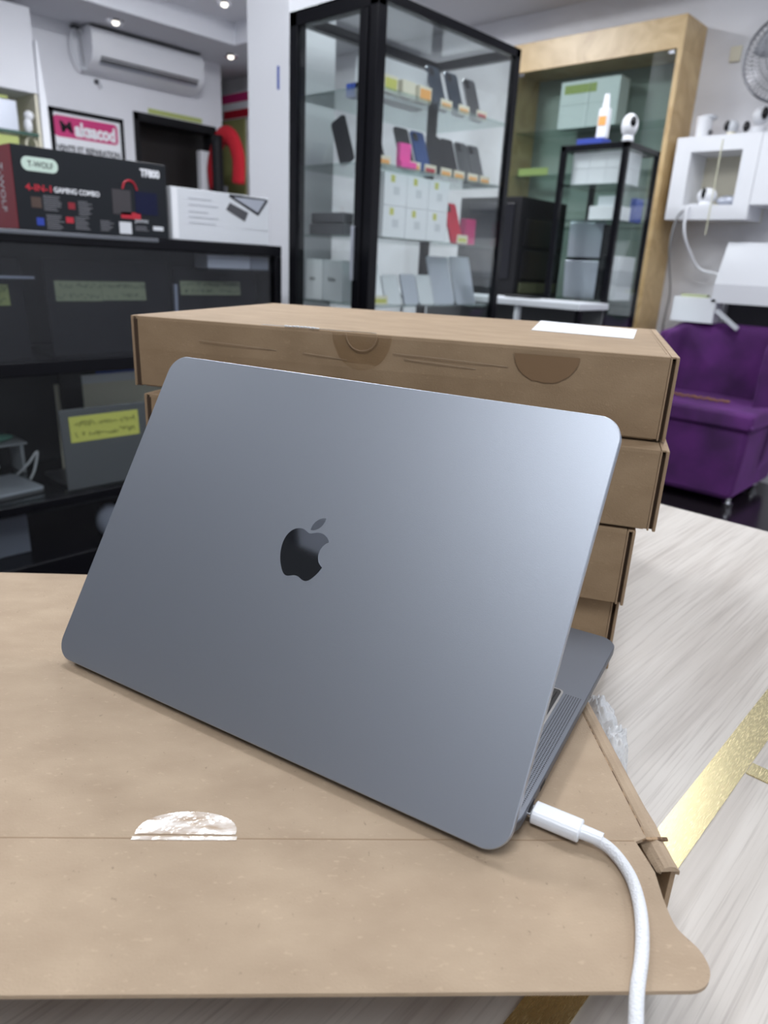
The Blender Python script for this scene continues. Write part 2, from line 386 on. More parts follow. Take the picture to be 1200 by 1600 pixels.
# --- open box under the laptop. local frame: x along front edge (right end = 0), y away from camera, z up from table
ob = thing('cardboard_box', 'open kraft cardboard box lying flat under the laptop, lid flap hanging over its front', 'box', fw(157.5, 254.9, -65.4), A0)
W_, D_ = -.452, .2775
bm = NB()
box(bm, W_ + .004, -.004, .002, D_, 0, .003)                     # bottom
box(bm, W_ + .010, -.013, .004, .007, .003, BH - .004)            # front wall, set back
box(bm, W_ + .004, -.004, D_ - .004, D_, .003, BH - .0035)           # rear wall
obj('body', bm, 'card2', ob)
for sx in (0, 1):
    bm = NB(); X = (lambda a: a if not sx else W_ - a)
    xs = sorted((X(-.0002), X(-.0028))); box(bm, xs[0], xs[1], -.011, D_, .001, BH - .0045)
    xs = sorted((X(-.0085), X(-.0110))); box(bm, xs[0], xs[1], -.004, D_ - .004, .003, BH - .0045)
    obj('side_wall', bm, 'card2', ob, .0004)
    # torn rolled top edge joining the two plies, ending in the open slot
    bm = NB(); n = 22
    prev = None
    for k in range(n + 1):
        y = -.0135 + (D_ + .012) * k / n
        ringv = []
        for a in range(7):
            th = PI * a / 6; rr = .0052 + (random.uniform(-.0009, .0009) if k < 3 else 0)
            ringv.append((X(-.0056) + math.cos(th) * rr * (1 if not sx else -1), y + (random.uniform(-.0012, .0012) if k == 0 else 0), BH - .0055 + math.sin(th) * rr * .86))
        for a in range(6, -1, -1):
            th = PI * a / 6; rr = .0034
            ringv.append((X(-.0056) + math.cos(th) * rr * (1 if not sx else -1), y, BH - .0060 + math.sin(th) * rr * .7))
        vs = [bm.verts.new(v) for v in ringv]
        if prev:
            for a in range(14):
                b = (a + 1) % 14; bm.faces.new((prev[a], prev[b], vs[b], vs[a]))
        else: bm.faces.new(vs)
        prev = vs
    bm.faces.new(prev[::-1]); obj('folded_edge', bm, 'card', ob, smooth=False)
# the lid: top panel + tuck flap in one sheet, with the notched, rounded outline (local coordinates)
def lidpts():
    p = [(-.0105, D_), (-.0105, .002), (-.0165, -.0005), (-.0145, -.018), (-.0165, -.031), (-.0172, -.040)]
    # flare outwards to the rounded ear
    for t_ in range(6):
        s = t_ / 5; p.append((-.0172 + .0056 * (s * s * (3 - 2 * s)), -.044 - .014 * s))
    for k in range(9):
        a = math.radians(0 - 90 * k / 8); p.append((-.0230 + .0116 * math.cos(a), -.0607 + .0116 * math.sin(a) + .0))
    q = [(W_ - x, y) for x, y in p][::-1]
    return p + q
LP = lidpts()
bm = NB(); LPp = [(x, y) for x, y in LP]
layers(bm, [(LPp, BH - .0019), (LPp, BH - .0004), ([(x * 1.0, y) for x, y in LPp], BH)])
lid_o = obj('lid', bm, 'card', ob)
bm = NB(); box(bm, W_ + .02, -.017, -.0003, .0003, BH, BH + .00012); obj('crease_line', bm, 'card_crease', ob)
bm = NB(); box(bm, -.0107, -.0102, .004, D_, BH, BH + .00012); obj('edge_seam', bm, 'card_edge', ob)
bm = NB(); box(bm, -.0180, .0, .0012, .0028, BH - .0015, BH - .0004); obj('slot_edge', bm, 'card_edge', ob)
# thumb notch covered by a half disc of clear tape
def halfdisc(bm, cx, cy, rx, ry, z, n=28, sgn=1, wob=.0):
    pts = [(cx + rx * math.cos(PI * k / n) * (1 + random.uniform(-wob, wob)), cy + sgn * ry * math.sin(PI * k / n) ** .8) for k in range(n + 1)]
    if sgn < 0: pts = pts[::-1]
    V = [bm.verts.new((x, y, z)) for x, y in pts]; bm.faces.new(V)
    V2 = [bm.verts.new((x, y, z - .0004)) for x, y in pts]; bm.faces.new(V2[::-1])
    for i in range(len(V)):
        j = (i + 1) % len(V); bm.faces.new((V[i], V2[i], V2[j], V[j]))
bm = NB(); halfdisc(bm, -.2255, .0022, .0228, .0138, BH + .00045, wob=.01); obj('notch_tape', bm, 'tape', ob)
bm = NB(); box(bm, -.2490, -.2020, -.0012, .0008, BH, BH + .0004); obj('notch_tape', bm, 'tape', ob)

# --- closed boxes of the stack behind. local frame: origin front right bottom corner
AS = A0 - math.radians(19.3)
SW, SD = -.455, .300
def closed_box(fx, fy, z, label, sw=SW, rz=AS, tape=False):
    t = thing('cardboard_box', label, 'box', fw(fx, fy, z - 65.4), rz, 'kraft boxes stacked behind the laptop')
    h = BH - .0012
    bm = NB(); box(bm, sw + .0085, -.0085, .0035, SD, .0, h - .003); obj('body', bm, 'card2', t, .0006)
    bm = NB()
    n = 24   # top panel, turning down into the front flap, softly bowed
    vs = []
    for k in range(n + 1):
        x = sw + .0065 + (-.0065 - sw - .0065) * k / n
        bow = .0012 * math.sin(PI * k / n) * random.uniform(.8, 1.1)
        row = [(x, SD, h), (x, .0016, h), (x, .0004, h - .0006), (x, 0 - bow * .3, h - .003), (x, -.0004 - bow, h * .55), (x, 0.0006, .0018), (x, .0030, .0010), (x, .0030, h - .0035), (x, SD, h - .0032)]
        vs.append([bm.verts.new(v) for v in row])
    for A, B in zip(vs, vs[1:]):
        for a in range(9):
            b = (a + 1) % 9; bm.faces.new((A[a], B[a], B[b], A[b]))
    bm.faces.new(vs[0]); bm.faces.new(vs[-1][::-1]); obj('lid', bm, 'card_shaded', t)
    for sx in (0, 1):
        X = (lambda a: a if not sx else sw - a)
        bm = NB()
        a, b = sorted((X(.0), X(-.0024))); box(bm, a, b, -.0008, SD, .0005, h - .0002)
        a, b = sorted((X(-.0048), X(-.0063))); box(bm, a, b, .0, SD, .0005, h - .001)
        a, b = sorted((X(.0), X(-.0058))); box(bm, a, b, .001, SD, h - .0016, h)
        obj('side_wall', bm, 'card2', t, .0005)
        bm = NB(); a, b = sorted((X(-.0025), X(-.0050 if sx == 0 else -.0062))); box(bm, a, b, .004 if sx == 0 else -.0004, .02, .001, h - .003); obj('slit', bm, 'slit', t)
        bm = NB(); a, b = sorted((X(-.0004), X(-.0020))); box(bm, a, b, -.0012, -.0007, .002, h - .002)
        obj('corrugation', bm, M['card_crease'], t)
    return t, h
b4, h = closed_box(227, 510.5, 0, 'kraft cardboard box at the bottom of the stack, touching the open box')
b3, h = closed_box(225, 499, 65.4, 'kraft cardboard box third from the top of the stack, set furthest back on the right', sw=-.440)
b2, h = closed_box(238, 495, 130.8, 'kraft cardboard box second from the top, its left end just showing beside the laptop lid', sw=-.447)
b1, h = closed_box(243.5, 518, 196.2, 'kraft cardboard box on top of the stack with a white label on its lid', sw=-.470)
def front_disc(t, cx, r, depth_, m, y=-.0021, name='tape_mark', zc=None, ry=None, wob=0.):
    bm = NB(); n = 26; zc = h - .0005 if zc is None else zc; ry = ry or r
    pts = [(cx + r * math.cos(PI * k / n), y, zc - ry * math.sin(PI * k / n) * (1 + random.uniform(-wob, wob))) for k in range(n + 1)]
    V = [bm.verts.new(p) for p in pts]; V2 = [bm.verts.new((p[0], p[1] + .0005, p[2])) for p in pts]
    bm.faces.new(V); bm.faces.new(V2[::-1])
    for i in range(len(V)):
        j = (i + 1) % len(V); bm.faces.new((V[i], V2[i], V2[j], V[j]))
    obj(name, bm, m, t)
front_disc(b1, -.2475, .026, 0, 'tape_thin', name='tape_patch', y=-.00200, ry=.030)
front_disc(b1, -.096, .025, 0, 'stain', y=-.0018, zc=h - .006, ry=.021, wob=.03)
# thumb notch outline (a thin ridge) and creased tape along the lid edge
bm = NB(); pts = [(-.2475 + .0135 * math.cos(PI * k / 12), -.0026, h - .001 - .0135 * math.sin(PI * k / 12)) for k in range(13)]
tube(bm, pts, .0004, 6, 2); obj('thumb_notch', bm, 'card_crease', b1, smooth=True)
bm = NB(); box(bm, -.340, -.236, -.0003, .004, h + .0001, h + .0005); obj('tape_strip', bm, 'tape_thin', b1)
bm = NB()
for k in range(9):
    x = -.318 + k * .0036; box(bm, x, x + .0028, -.0014 + random.uniform(0, .001), .0016, h + .0004, h + .0012 + random.uniform(0, .0008), None)
obj('crumpled_tape', bm, 'plug', b1, .0004)
for (xa, xb, z_) in ((-.40, -.325, .047), (-.30, -.26, .044), (-.22, -.125, .050), (-.21, -.15, .046)):
    bm = NB(); tube(bm, [(xa, -.0022, z_), ((xa + xb) / 2, -.0026, z_ - .001), (xb, -.0014, z_ - .003)], .00025, 5, 5); obj('crease_line', bm, 'card', b1, smooth=True)
# white address label on the top box (its corners, room coordinates)
LB = [Vector((-.453, .755, 0)), Vector((-.339, .766, 0)), Vector((-.289, .649, 0)), Vector((-.383, .623, 0))]
Ri = Matrix.Rotation(-AS, 3, 'Z')
bm = NB(); q = [Ri @ (v - Vector((b1.location.x, b1.location.y, 0))) for v in LB]
layers(bm, [([(v.x, v.y) for v in q][::-1], h + .0001), ([(v.x, v.y) for v in q][::-1], h + .0005)]); obj('address_label', bm, 'white', b1)
# lid fold ridge near the right edge of the top box
bm = NB(); box(bm, -.0085, -.0078, .02, SD - .02, h, h + .0003); obj('edge_seam', bm, 'card_crease', b1)

# bubble wrap lump between laptop and stack
bw = NB()
import mathutils
nx, ny = 44, 84
def bz(u, v):
    e = max(0, 1 - (2 * u - 1) ** 2) * max(0, 1 - (2 * v - 1) ** 2)
    return .050 * e ** .5 * (.8 + .25 * mathutils.noise.noise(Vector((u * 3, v * 5, 0)))) + .010 * abs(mathutils.noise.noise(Vector((u * 9, v * 22, 3)))) * (e > 0)
for i in range(nx + 1):
    for j in range(ny + 1):
        u, v = i / nx, j / ny
        wv = mathutils.noise.noise(Vector((v * 5, u * 3, 7))) * .004
        bw.verts.new((u * .030 + wv, v * .070, .001 + max(0, bz(u, v))))
bw.verts.ensure_lookup_table()
for i in range(nx):
    for j in range(ny):
        a = i * (ny + 1) + j; bw.faces.new((bw.verts[a], bw.verts[a + 1], bw.verts[a + ny + 2], bw.verts[a + ny + 1]))
bo = obj('bubble_wrap', bw, 'bubble', None, smooth=True)
bo.location = fw(160.5, 362, -65.4); bo.rotation_euler = (0, 0, A0)
bo['label'] = 'crumpled clear bubble wrap on the table between open box and box stack'; bo['category'] = 'packaging'

# ================================================================== LAPTOP
u_ = -.565
HB = fw(75.09, 238.6, 0)
lc = HB - Vector((math.cos(A0 + u_), math.sin(A0 + u_), 0)) * .30405 / 2
lap = thing('laptop', 'half open space grey laptop seen from behind, charging on the open cardboard box', 'laptop', lc, A0 + u_)
LW = .30405
bm = NB()   # base: rounded outline with undercut bottom
def rr(ins, r): return rrect(-LW / 2 + ins, LW / 2 - ins, .010 + ins, .2170 - ins, r, 8)
layers(bm, [(rr(.012, .006), .0018), (rr(.004, .009), .0030), (rr(.0008, .0115), .0052), (rr(0, .012), .0070), (rr(0, .012), .0116), (rr(.0004, .0118), .0121)])
base = obj('base', bm, 'alu_shaded', lap, smooth=False)
for sx in (-.12, .12):
    for sy in (.035, .19):
        bm = NB(); cyl(bm, (sx, sy, .0), (sx, sy, .002), .006, None, 16); obj('foot', bm, 'key', lap)
bm = NB(); prism(bm, rrect(-.1385, .1385, .0225, .1345, .003, 4), .0121, .01245); obj('keyboard_rim', bm, 'rim', lap)
kb = NB(); prism(kb, rrect(-.1372, .1372, .0238, .1332, .0022, 4), .01246, .0127); kbo = obj('keyboard', kb, 'key', lap)
kmesh = None
rows = [(.0262, .0110, [.0178] * 14), (.0392, .0163, [.0178] * 13 + [.026]), (.0578, .0163, [.026] + [.0178] * 13), (.0764, .0163, [.030] + [.0178] * 11 + [.030]),
        (.0950, .0163, [.041] + [.0178] * 10 + [.041]), (.1136, .0170, [.0178] * 4 + [.1] + [.0178] * 5)]
for (y0, hh, ws) in rows:
    tot = sum(ws) + .0018 * (len(ws) - 1); k = .2700 / tot; x = -.1350
    for wd_ in ws:
        bm = NB(); prism(bm, rrect(x, x + wd_ * k, y0, y0 + hh, .0015, 3), .0127, .0136); obj('key', bm, 'key', kbo)
        x += (wd_ + .0018) * k
bm = NB(); prism(bm, rrect(-.067, .067, .1385, .2140, .003, 4), .0121, .01222); obj('trackpad', bm, 'alu', lap)
for sx in (1, -1):
    bm = NB()
    for i in range(7):
        for j in range(74):
            x = sx * (.1405 + i * .00145 + (j % 2) * .0000); y = .0245 + j * .00146
            q = rrect(x - .00042, x + .00042, y - .00042, y + .00042, .00041, 1)
            layers(bm, [(q, .01211), (q, .01217)])
    obj('speaker_grille', bm, 'hole', lap)
bm = NB(); box(bm, LW / 2 - .0004, LW / 2 + .0001, .031, .0385, .0068, .0098); box(bm, LW / 2 - .0004, LW / 2 + .0001, .048, .0555, .0068, .0098); obj('charging_port', bm, 'hole', lap)
# hinge
bm = NB(); cyl(bm, (-.115, .0145, .0075), (.115, .0145, .0075), .0036, None, 20); obj('hinge', bm, 'key', lap, smooth=True)
# lid: x across, y up the lid, z outwards
LH = .2124; ang = 1.0024
nv = Vector((0, math.cos(ang), math.sin(ang))); ov = Vector((0, -math.sin(ang), math.cos(ang)))
LM = Matrix(((1, 0, 0, 0), (0, nv.y, ov.y, 0), (0, nv.z, ov.z, .005), (0, 0, 0, 1)))
bm = NB()
def lr(ins, r=.0125): return rrect(-LW / 2 + ins, LW / 2 - ins, ins, LH - ins, max(r - ins, .002), 12)
layers(bm, [(lr(.0010), -.0045), (lr(.0), -.0041), (lr(.0), -.0008), (lr(.0002), -.0003), (lr(.0006), 0)])
xf(bm, LM); lid = obj('lid', bm, 'alu', lap)
for p in lid.data.polygons: p.use_smooth = len(p.vertices) < 10
bm = NB(); prism(bm, lr(.004), -.00475, -.0045); xf(bm, LM); obj('screen', bm, 'screen', lap)
# bitten-apple emblem
def bez(p0, p1, p2, p3, n=10):
    return [((1 - t) ** 3 * p0[0] + 3 * (1 - t) ** 2 * t * p1[0] + 3 * (1 - t) * t * t * p2[0] + t ** 3 * p3[0],
             (1 - t) ** 3 * p0[1] + 3 * (1 - t) ** 2 * t * p1[1] + 3 * (1 - t) * t * t * p2[1] + t ** 3 * p3[1]) for t in [i / n for i in range(n)]]
def relpath(start, segs):
    out = []; p = start
    for s in segs:
        a, b, c = (p[0] + s[0], p[1] + s[1]), (p[0] + s[2], p[1] + s[3]), (p[0] + s[4], p[1] + s[5])
        out += bez(p, a, b, c); p = c
    return out
body = relpath((12.152, 6.896), [(-.948, 0, -2.415, -1.078, -3.96, -1.04), (-2.04, .027, -3.91, 1.183, -4.961, 3.014), (-2.117, 3.675, -.546, 9.103, 1.519, 12.09),
    (1.013, 1.454, 2.208, 3.09, 3.792, 3.039), (1.52, -.065, 2.09, -.987, 3.935, -.987), (1.831, 0, 2.35, .987, 3.96, .948), (1.637, -.026, 2.676, -1.48, 3.676, -2.948),
    (1.156, -1.688, 1.636, -3.325, 1.662, -3.415), (-.039, -.013, -3.182, -1.221, -3.22, -4.857), (-.026, -3.04, 2.48, -4.494, 2.597, -4.559),
    (-1.429, -2.09, -3.623, -2.324, -4.39, -2.376), (-2, -.156, -3.675, 1.09, -4.61, 1.09)])
leaf = relpath((15.53, 3.83), [(.843, -1.012, 1.4, -2.427, 1.245, -3.83), (-1.207, .052, -2.662, .805, -3.532, 1.818), (-.78, .896, -1.454, 2.338, -1.273, 3.714), (1.338, .104, 2.715, -.688, 3.559, -1.701)])
LS = .0372 / 24
bm = NB()
for P_ in (body, leaf):
    q = [((x - 12.1) * LS, .0908 + (24 - y) * LS) for x, y in P_]
    if sum((q[i][0] * q[(i + 1) % len(q)][1] - q[(i + 1) % len(q)][0] * q[i][1]) for i in range(len(q))) < 0: q = q[::-1]
    layers(bm, [(q, -.0001), (q, .00012)])
xf(bm, LM); obj('emblem', bm, 'logo', lap)
L_mx = Matrix.Translation(lc) @ Matrix.Rotation(A0 + u_, 4, 'Z')

# ================================================================== CHARGING CABLE
t = thing('charging_cable', 'white braided charging cable with a rectangular plug in the laptop side', 'cable', L_mx @ Vector((LW / 2, .0347, 0)), A0 + u_)
bm = NB()   # plug, local x out of laptop
PX = Matrix(((0, 0, 1, 0), (1, 0, 0, 0), (0, 1, 0, .0055), (0, 0, 0, 1)))
layers(bm, [(rrect(-.0052, .0052, -.0029, .0029, .0024, 6), .0012), (rrect(-.0060, .0060, -.0036, .0036, .003, 6), .0018), (rrect(-.0060, .0060, -.0036, .0036, .003, 6), .0238), (rrect(-.0055, .0055, -.0031, .0031, .0026, 6), .0244)])
xf(bm, PX); obj('plug_body', bm, 'plug', t)
bm = NB(); layers(bm, [(rrect(-.0040, .0040, -.0013, .0013, .0012, 6), -.0015), (rrect(-.0040, .0040, -.0013, .0013, .0012, 6), .0014)]); xf(bm, PX); obj('connector', bm, 'chrome', t)
bm = NB(); layers(bm, [(rrect(-.0036, .0036, -.0029, .0029, .0028, 6), .0244), (rrect(-.0034, .0034, -.0028, .0028, .0027, 6), .0342)]); xf(bm, PX); obj('strain_relief', bm, 'plug', t)
Tm = (Matrix.Translation(t.location) @ Matrix.Rotation(A0 + u_, 4, 'Z')).inverted()
cp = [(120.0, 250.5, 5.0), (124.8, 246.5, 4.0), (128.2, 240, 2.9), (129.6, 231, 2.6), (128.6, 221, 2.6), (126.2, 211, 2.6), (122.6, 201, 2.6), (118.3, 191.5, 2.6),
      (113.0, 181.5, 2.9), (108.6, 171, 1.5), (105, 158, -4), (102, 140, -16), (100, 118, -32), (99, 95, -48), (98, 70, -59), (97, 40, -62.6), (95, 0, -62.6), (90, -60, -62.6)]
bm = NB(); tube(bm, [Tm @ fw(*p) for p in cp], .0027, 14, 8); obj('braided_cord', bm, 'braid', t, smooth=True)

# ================================================================== TALL BLACK SHOWCASE
X0, X1, Y0, Y1, ZT = -2.361, -1.905, 1.94, 2.782, 1.915
t = thing('display_cabinet', 'tall black framed glass showcase full of phones, beside the white column', 'display cabinet', ((X0 + X1) / 2, (Y0 + Y1) / 2, 0))
def bar(x0, x1, y0, y1, z0, z1, name, m='black', p=None, bev=.003):
    bm = NB(); box(bm, x0, x1, y0, y1, z0, z1); return obj(name, bm, m, p or t, bev, world=True)
bar(X0, X0 + .045, Y0, Y0 + .045, 0, ZT, 'post'); bar(X1 - .040, X1, Y0, Y0 + .045, 0, ZT, 'post')
bar(X0, X0 + .035, Y1 - .035, Y1, 0, ZT, 'post'); bar(X1 - .030, X1, Y1 - .032, Y1, 0, ZT, 'post')
bar(X0, X1, Y0, Y0 + .04, ZT - .05, ZT, 'top_rail'); bar(X0, X1, Y1 - .035, Y1, ZT - .035, ZT, 'top_rail')
bar(X0, X0 + .035, Y0, Y1, ZT - .035, ZT, 'top_rail'); bar(X1 - .035, X1, Y0, Y1, ZT - .032, ZT, 'top_rail')
bar(X0, X1, Y0, Y1, 0, .38, 'plinth')
bar(X0, X1, Y0, Y1, ZT - .008, ZT - .004, 'top_glass', 'glass', bev=0)
dr = bar(X1 - .082, X1 - .043, Y0 - .006, Y0 + .02, .39, ZT - .052, 'door_stile')
bar(X1 - .078, X1 - .068, Y0 - .022, Y0 - .008, 1.0, 1.19, 'handle', 'silver')
bar(X0 + .04, X1 - .08, Y0 + .008, Y0 + .012, .39, ZT - .05, 'door_glass', 'glass', bev=0)
bar(X1 - .014, X1 - .010, Y0 + .04, Y1 - .03, .39, ZT - .03, 'side_glass', 'glass', bev=0)
bar(X0 + .010, X0 + .014, Y0 + .04, Y1 - .03, .39, ZT - .03, 'side_glass', 'glass', bev=0)
bar(X0 + .03, X1 - .03, Y1 - .016, Y1 - .012, .39, ZT - .03, 'rear_glass', 'glass', bev=0)
for z in (1.642, 1.405, 1.160, .915, .66):
    bar(X0 + .016, X1 - .016, Y0 + .014, Y1 - .018, z - .007, z, 'shelf', 'glass_shelf', bev=0)

def phone(x, y, z, label, m, group, face=0., tilt=.36, hgt=.168, wid=.078, price='orange', camera=True, over=None, th=.009):
    """upright phone leaning back, screen/back towards +x (face=0), origin at its foot"""
    r = thing('smartphone', label, 'phone', (x, y, z), face, group)
    T = Matrix.Rotation(-tilt, 4, 'Y') @ Matrix(((0, 0, 1, 0), (1, 0, 0, 0), (0, 1, 0, 0), (0, 0, 0, 1)))
    bm = NB(); q = rrect(-wid / 2, wid / 2, .0, hgt, .011, 5); prism(bm, q, -th, 0); xf(bm, T); obj('body', bm, m, r)
    if camera:
        bm = NB(); prism(bm, rrect(-wid / 2 + .006, -wid / 2 + .034, hgt - .038, hgt - .008, .006, 4), 0, .0018); xf(bm, T); obj('camera_bump', bm, 'phone_k', r)
    if price:
        bm = NB(); box(bm, .024, .026, -wid / 2, wid / 2 - .008, 0, .034); c = obj('price_card', bm, 'cream', r)
        bm = NB(); box(bm, .0261, .0266, -wid / 2 + .006, wid / 2 - .016, .006, .022); obj('price_print', bm, price, c)
    return r
G1, G2, G4 = 'phones on the top glass shelf', 'phones on the second glass shelf', 'tablets on the fourth glass shelf'
Z1, Z2, Z3, Z4 = 1.642, 1.405, 1.160, .915
phone(-2.0, 2.412, Z1, 'slate phone leaning on the top shelf, leftmost of the dark three, orange price card', 'phone', G1, price='orange')
phone(-2.0, 2.525, Z1, 'slate phone in the middle of the dark three on the top shelf', 'phone', G1, price='orange')
phone(-2.0, 2.645, Z1, 'dark phone nearest the far post on the top shelf, red price card', 'phone_g', G1, price='red')
for (y, m, pc, lb) in ((2.075, 'phone_k', 'orange', 'black phone right behind the front post on the second shelf'),
                       (2.245, 'phone_k', 'orange', 'black phone on the second shelf just right of the pink packet'),
                       (2.340, 'phone_b', 'red', 'bright blue phone on the second shelf with red price card'),
                       (2.440, 'phone_k', 'orange', 'black phone on the second shelf right of the blue one'),
                       (2.525, 'phone_k', 'orange', 'black phone on the second shelf left of the grey pair'),
                       (2.620, 'phone_g', 'orange', 'grey phone on the second shelf, left of the last pair'),
                       (2.705, 'phone_g', 'orange', 'grey phone at the far end of the second shelf')):
    phone(-2.0, y, Z2, lb, m, G2, price=pc)
for (y, m1, lb) in ((2.085, 'yellow', 'small box with yellow front on the top shelf by the front post'),
                    (2.182, 'cream', 'small cream card box in the middle left of the top shelf'),
                    (2.275, 'orange', 'small orange card box left of the dark phones on the top shelf')):
    r = thing('accessory_box', lb, 'box', (-1.99, y, Z1), group='small boxes on the top shelf')
    bm = NB(); box(bm, -.02, .02, -.036, .036, 0, .055); obj('carton', bm, 'cream', r, .001)
    bm = NB(); box(bm, .0201, .0206, -.03, .03, .008, .045); obj('print', bm, m1, r)
bm = NB(); box(bm, -2.13, -2.05, 2.06, 2.38, Z1 + .0, Z1 + .13); solo('accessory_box', bm, 'lgrey', 'pale grey slab drawn as a blurred reflection behind the small boxes on the top shelf', 'box', bev=.002)  # solid slab standing in for a blurred reflection in the glass
bm = NB(); box(bm, -1.975, -1.955, 2.135, 2.195, Z2, Z2 + .085); box(bm, -1.955, -1.945, 2.135, 2.22, Z2, Z2 + .025)
solo('pink_packet', bm, 'pinkhot', 'hot pink packet standing on the second glass shelf', 'packet', bev=.002)
# stacked white cartons with yellow stickers
pos = 0
for r_, z in enumerate((Z3, Z3 + .1125)):
    for c_ in range(3):
        y = 2.055 + c_ * .127
        nm = (('lower', 'upper')[r_], ('left', 'middle', 'right')[c_])
        q = thing('phone_carton', 'white phone carton with small yellow sticker, %s row, %s column on the third shelf' % nm, 'box', (-2.03, y + .06, z), group='white cartons on the third shelf')
        bm = NB(); box(bm, -.08, .08, -.0625, .0625, 0, .1115); obj('carton', bm, 'white', q, .0015)
        bm = NB(); box(bm, .0801, .0806, -.028, -.006, .080, .104); obj('sticker', bm, 'yellow', q)
        bm = NB(); box(bm, .0801, .0806, -.012, .022, .038, .066); obj('print', bm, 'lgrey', q)
phone(-1.950, 2.515, Z3, 'red phone standing alone on the third shelf with two yellow price cards', 'phone_r', 'phones on the third glass shelf', price='yellow')
bm = NB(); box(bm, -2.02, -1.99, 2.615, 2.685, Z3, Z3 + .105); solo('accessory_box', bm, 'pink', 'slim pink box at the far end of the third shelf', 'box', bev=.002)
for (y, hg, wd_, m, lb, pr) in ((2.075, .165, .085, 'white', 'white phone box leaning behind the front post, yellow tag, bottom shelf in view', 'yellow'),
                            (2.175, .115, .09, 'lgrey', 'short pale grey tablet beside the white one on the fourth shelf', None),
                            (2.285, .12, .09, 'silver', 'small silver tablet in the middle of the fourth shelf', None),
                            (2.385, .12, .10, 'lgrey', 'pale tablet right of the small silver one on the fourth shelf', None),
                            (2.50, .20, .14, 'silver', 'large silver tablet, left of the tall pair on the fourth shelf', None),
                            (2.655, .205, .14, 'silver', 'large silver tablet at the far end of the fourth shelf', None)):
    r = phone(-1.985, y, Z4, lb, m, G4, hgt=hg, wid=wd_, price=pr, camera=False, tilt=.3)
    r.name = 'tablet'; r['category'] = 'tablet'
# things seen through the door glass
bm = NB(); box(bm, -2.175, -2.147, 2.06, 2.10, Z1, Z1 + .045); solo('accessory_box', bm, 'bluetape', 'tiny blue box on the top shelf behind the door glass, left one', 'box', 'tiny blue boxes')
bm = NB(); box(bm, -2.14, -2.112, 2.06, 2.10, Z1, Z1 + .045); solo('accessory_box', bm, 'bluetape', 'tiny blue box on the top shelf behind the door glass, right one', 'box', 'tiny blue boxes')
pp = phone(-2.160, 2.06, Z2 + .016, 'black phone leaning alone behind the narrow glass door, second shelf', 'phone_k', G2, face=-PI / 2, tilt=.02, hgt=.17, wid=.075, price=None, camera=False)
pp.rotation_euler = (.40, 0, -PI / 2)
bm = NB(); box(bm, -2.33, -2.12, 2.02, 2.14, Z3, Z3 + .045); solo('router_box', bm, 'phone_g', 'flat dark grey device lying on the third shelf behind the door, lower of two', 'device', 'flat devices', bev=.006)
bm = NB(); box(bm, -2.32, -2.13, 2.02, 2.14, Z3 + .0455, Z3 + .085); solo('router_box', bm, 'phone_g', 'flat dark grey device lying on top of another on the third shelf', 'device', 'flat devices', bev=.006)
for (xa, xb, m, lb) in ((-2.335, -2.235, 'white', 'white carton with black lettering behind the narrow door, left one'), (-2.228, -2.12, 'lgrey', 'pale grey carton with black lettering behind the narrow door, right one')):
    r = thing('device_carton', lb, 'box', ((xa + xb) / 2, 2.06, Z4), group='lettered cartons behind the door')
    bm = NB(); box(bm, -(xb - xa) / 2, (xb - xa) / 2, -.05, .05, 0, .155); obj('carton', bm, m, r, .0015)
    text('eco' if m == 'white' else 'Echo', .022, 'ink', r, (-.024, -.0508, .075), (1, 0, 0), (0, 0, 1))

# ================================================================== COUNTER SHOWCASE (left)
CX0, CX1, CY0, CY1 = -2.66, -2.187, -.55, 1.765
t = thing('glass_counter', 'low black framed glass display counter along the left, laptops inside', 'display counter', ((CX0 + CX1) / 2, (CY0 + CY1) / 2, 0))
bar(CX0, CX1, CY0, CY1, 1.072, 1.108, 'counter_top', 'black')
bar(CX0, CX1, CY0, CY1, 0, .11, 'plinth', 'black')
bar(CX1 - .001, CX1 + .004, CY0, 1.262, 1.094, 1.107, 'edge_trim', mat('grey_edge_trim', (.16, .17, .19), .25, .5))
bar(CX1 - .03, CX1, CY1 - .03, CY1, .11, 1.072, 'post'); bar(CX1 - .03, CX1, CY0, CY0 + .03, .11, 1.072, 'post')
bar(CX0, CX0 + .02, CY0, CY1, .11, 1.072, 'back_panel', 'dark'); bar(CX0, CX1, CY1 - .022, CY1 - .012, .11, 1.072, 'end_panel', 'dark')
bar(-2.46, -2.44, 1.010, 1.085, .321, .699, 'mullion')
bar(CX0 + .02, CX1 - .004, CY0, CY1 - .03, .700, .742, 'shelf', 'black')
bar(CX0 + .02, CX1 - .002, CY0, CY1 - .03, .282, .312, 'shelf', 'black')
bar(CX0 + .03, CX1 - .02, CY0, CY1 - .03, .3125, .320, 'shelf_glass', 'glass_shelf', bev=0)
bar(CX1 - .012, CX1 - .007, CY0 + .03, CY1 - .03, .743, 1.071, 'front_glass', 'glass_dark', bev=0)
bar(CX1 - .012, CX1 - .007, CY0 + .03, CY1 - .03, .313, .699, 'front_glass', 'glass', bev=0)
bar(CX1 - .012, CX1 - .007, CY0 + .03, CY1 - .03, .111, .281, 'front_glass', 'glass_dark', bev=0)

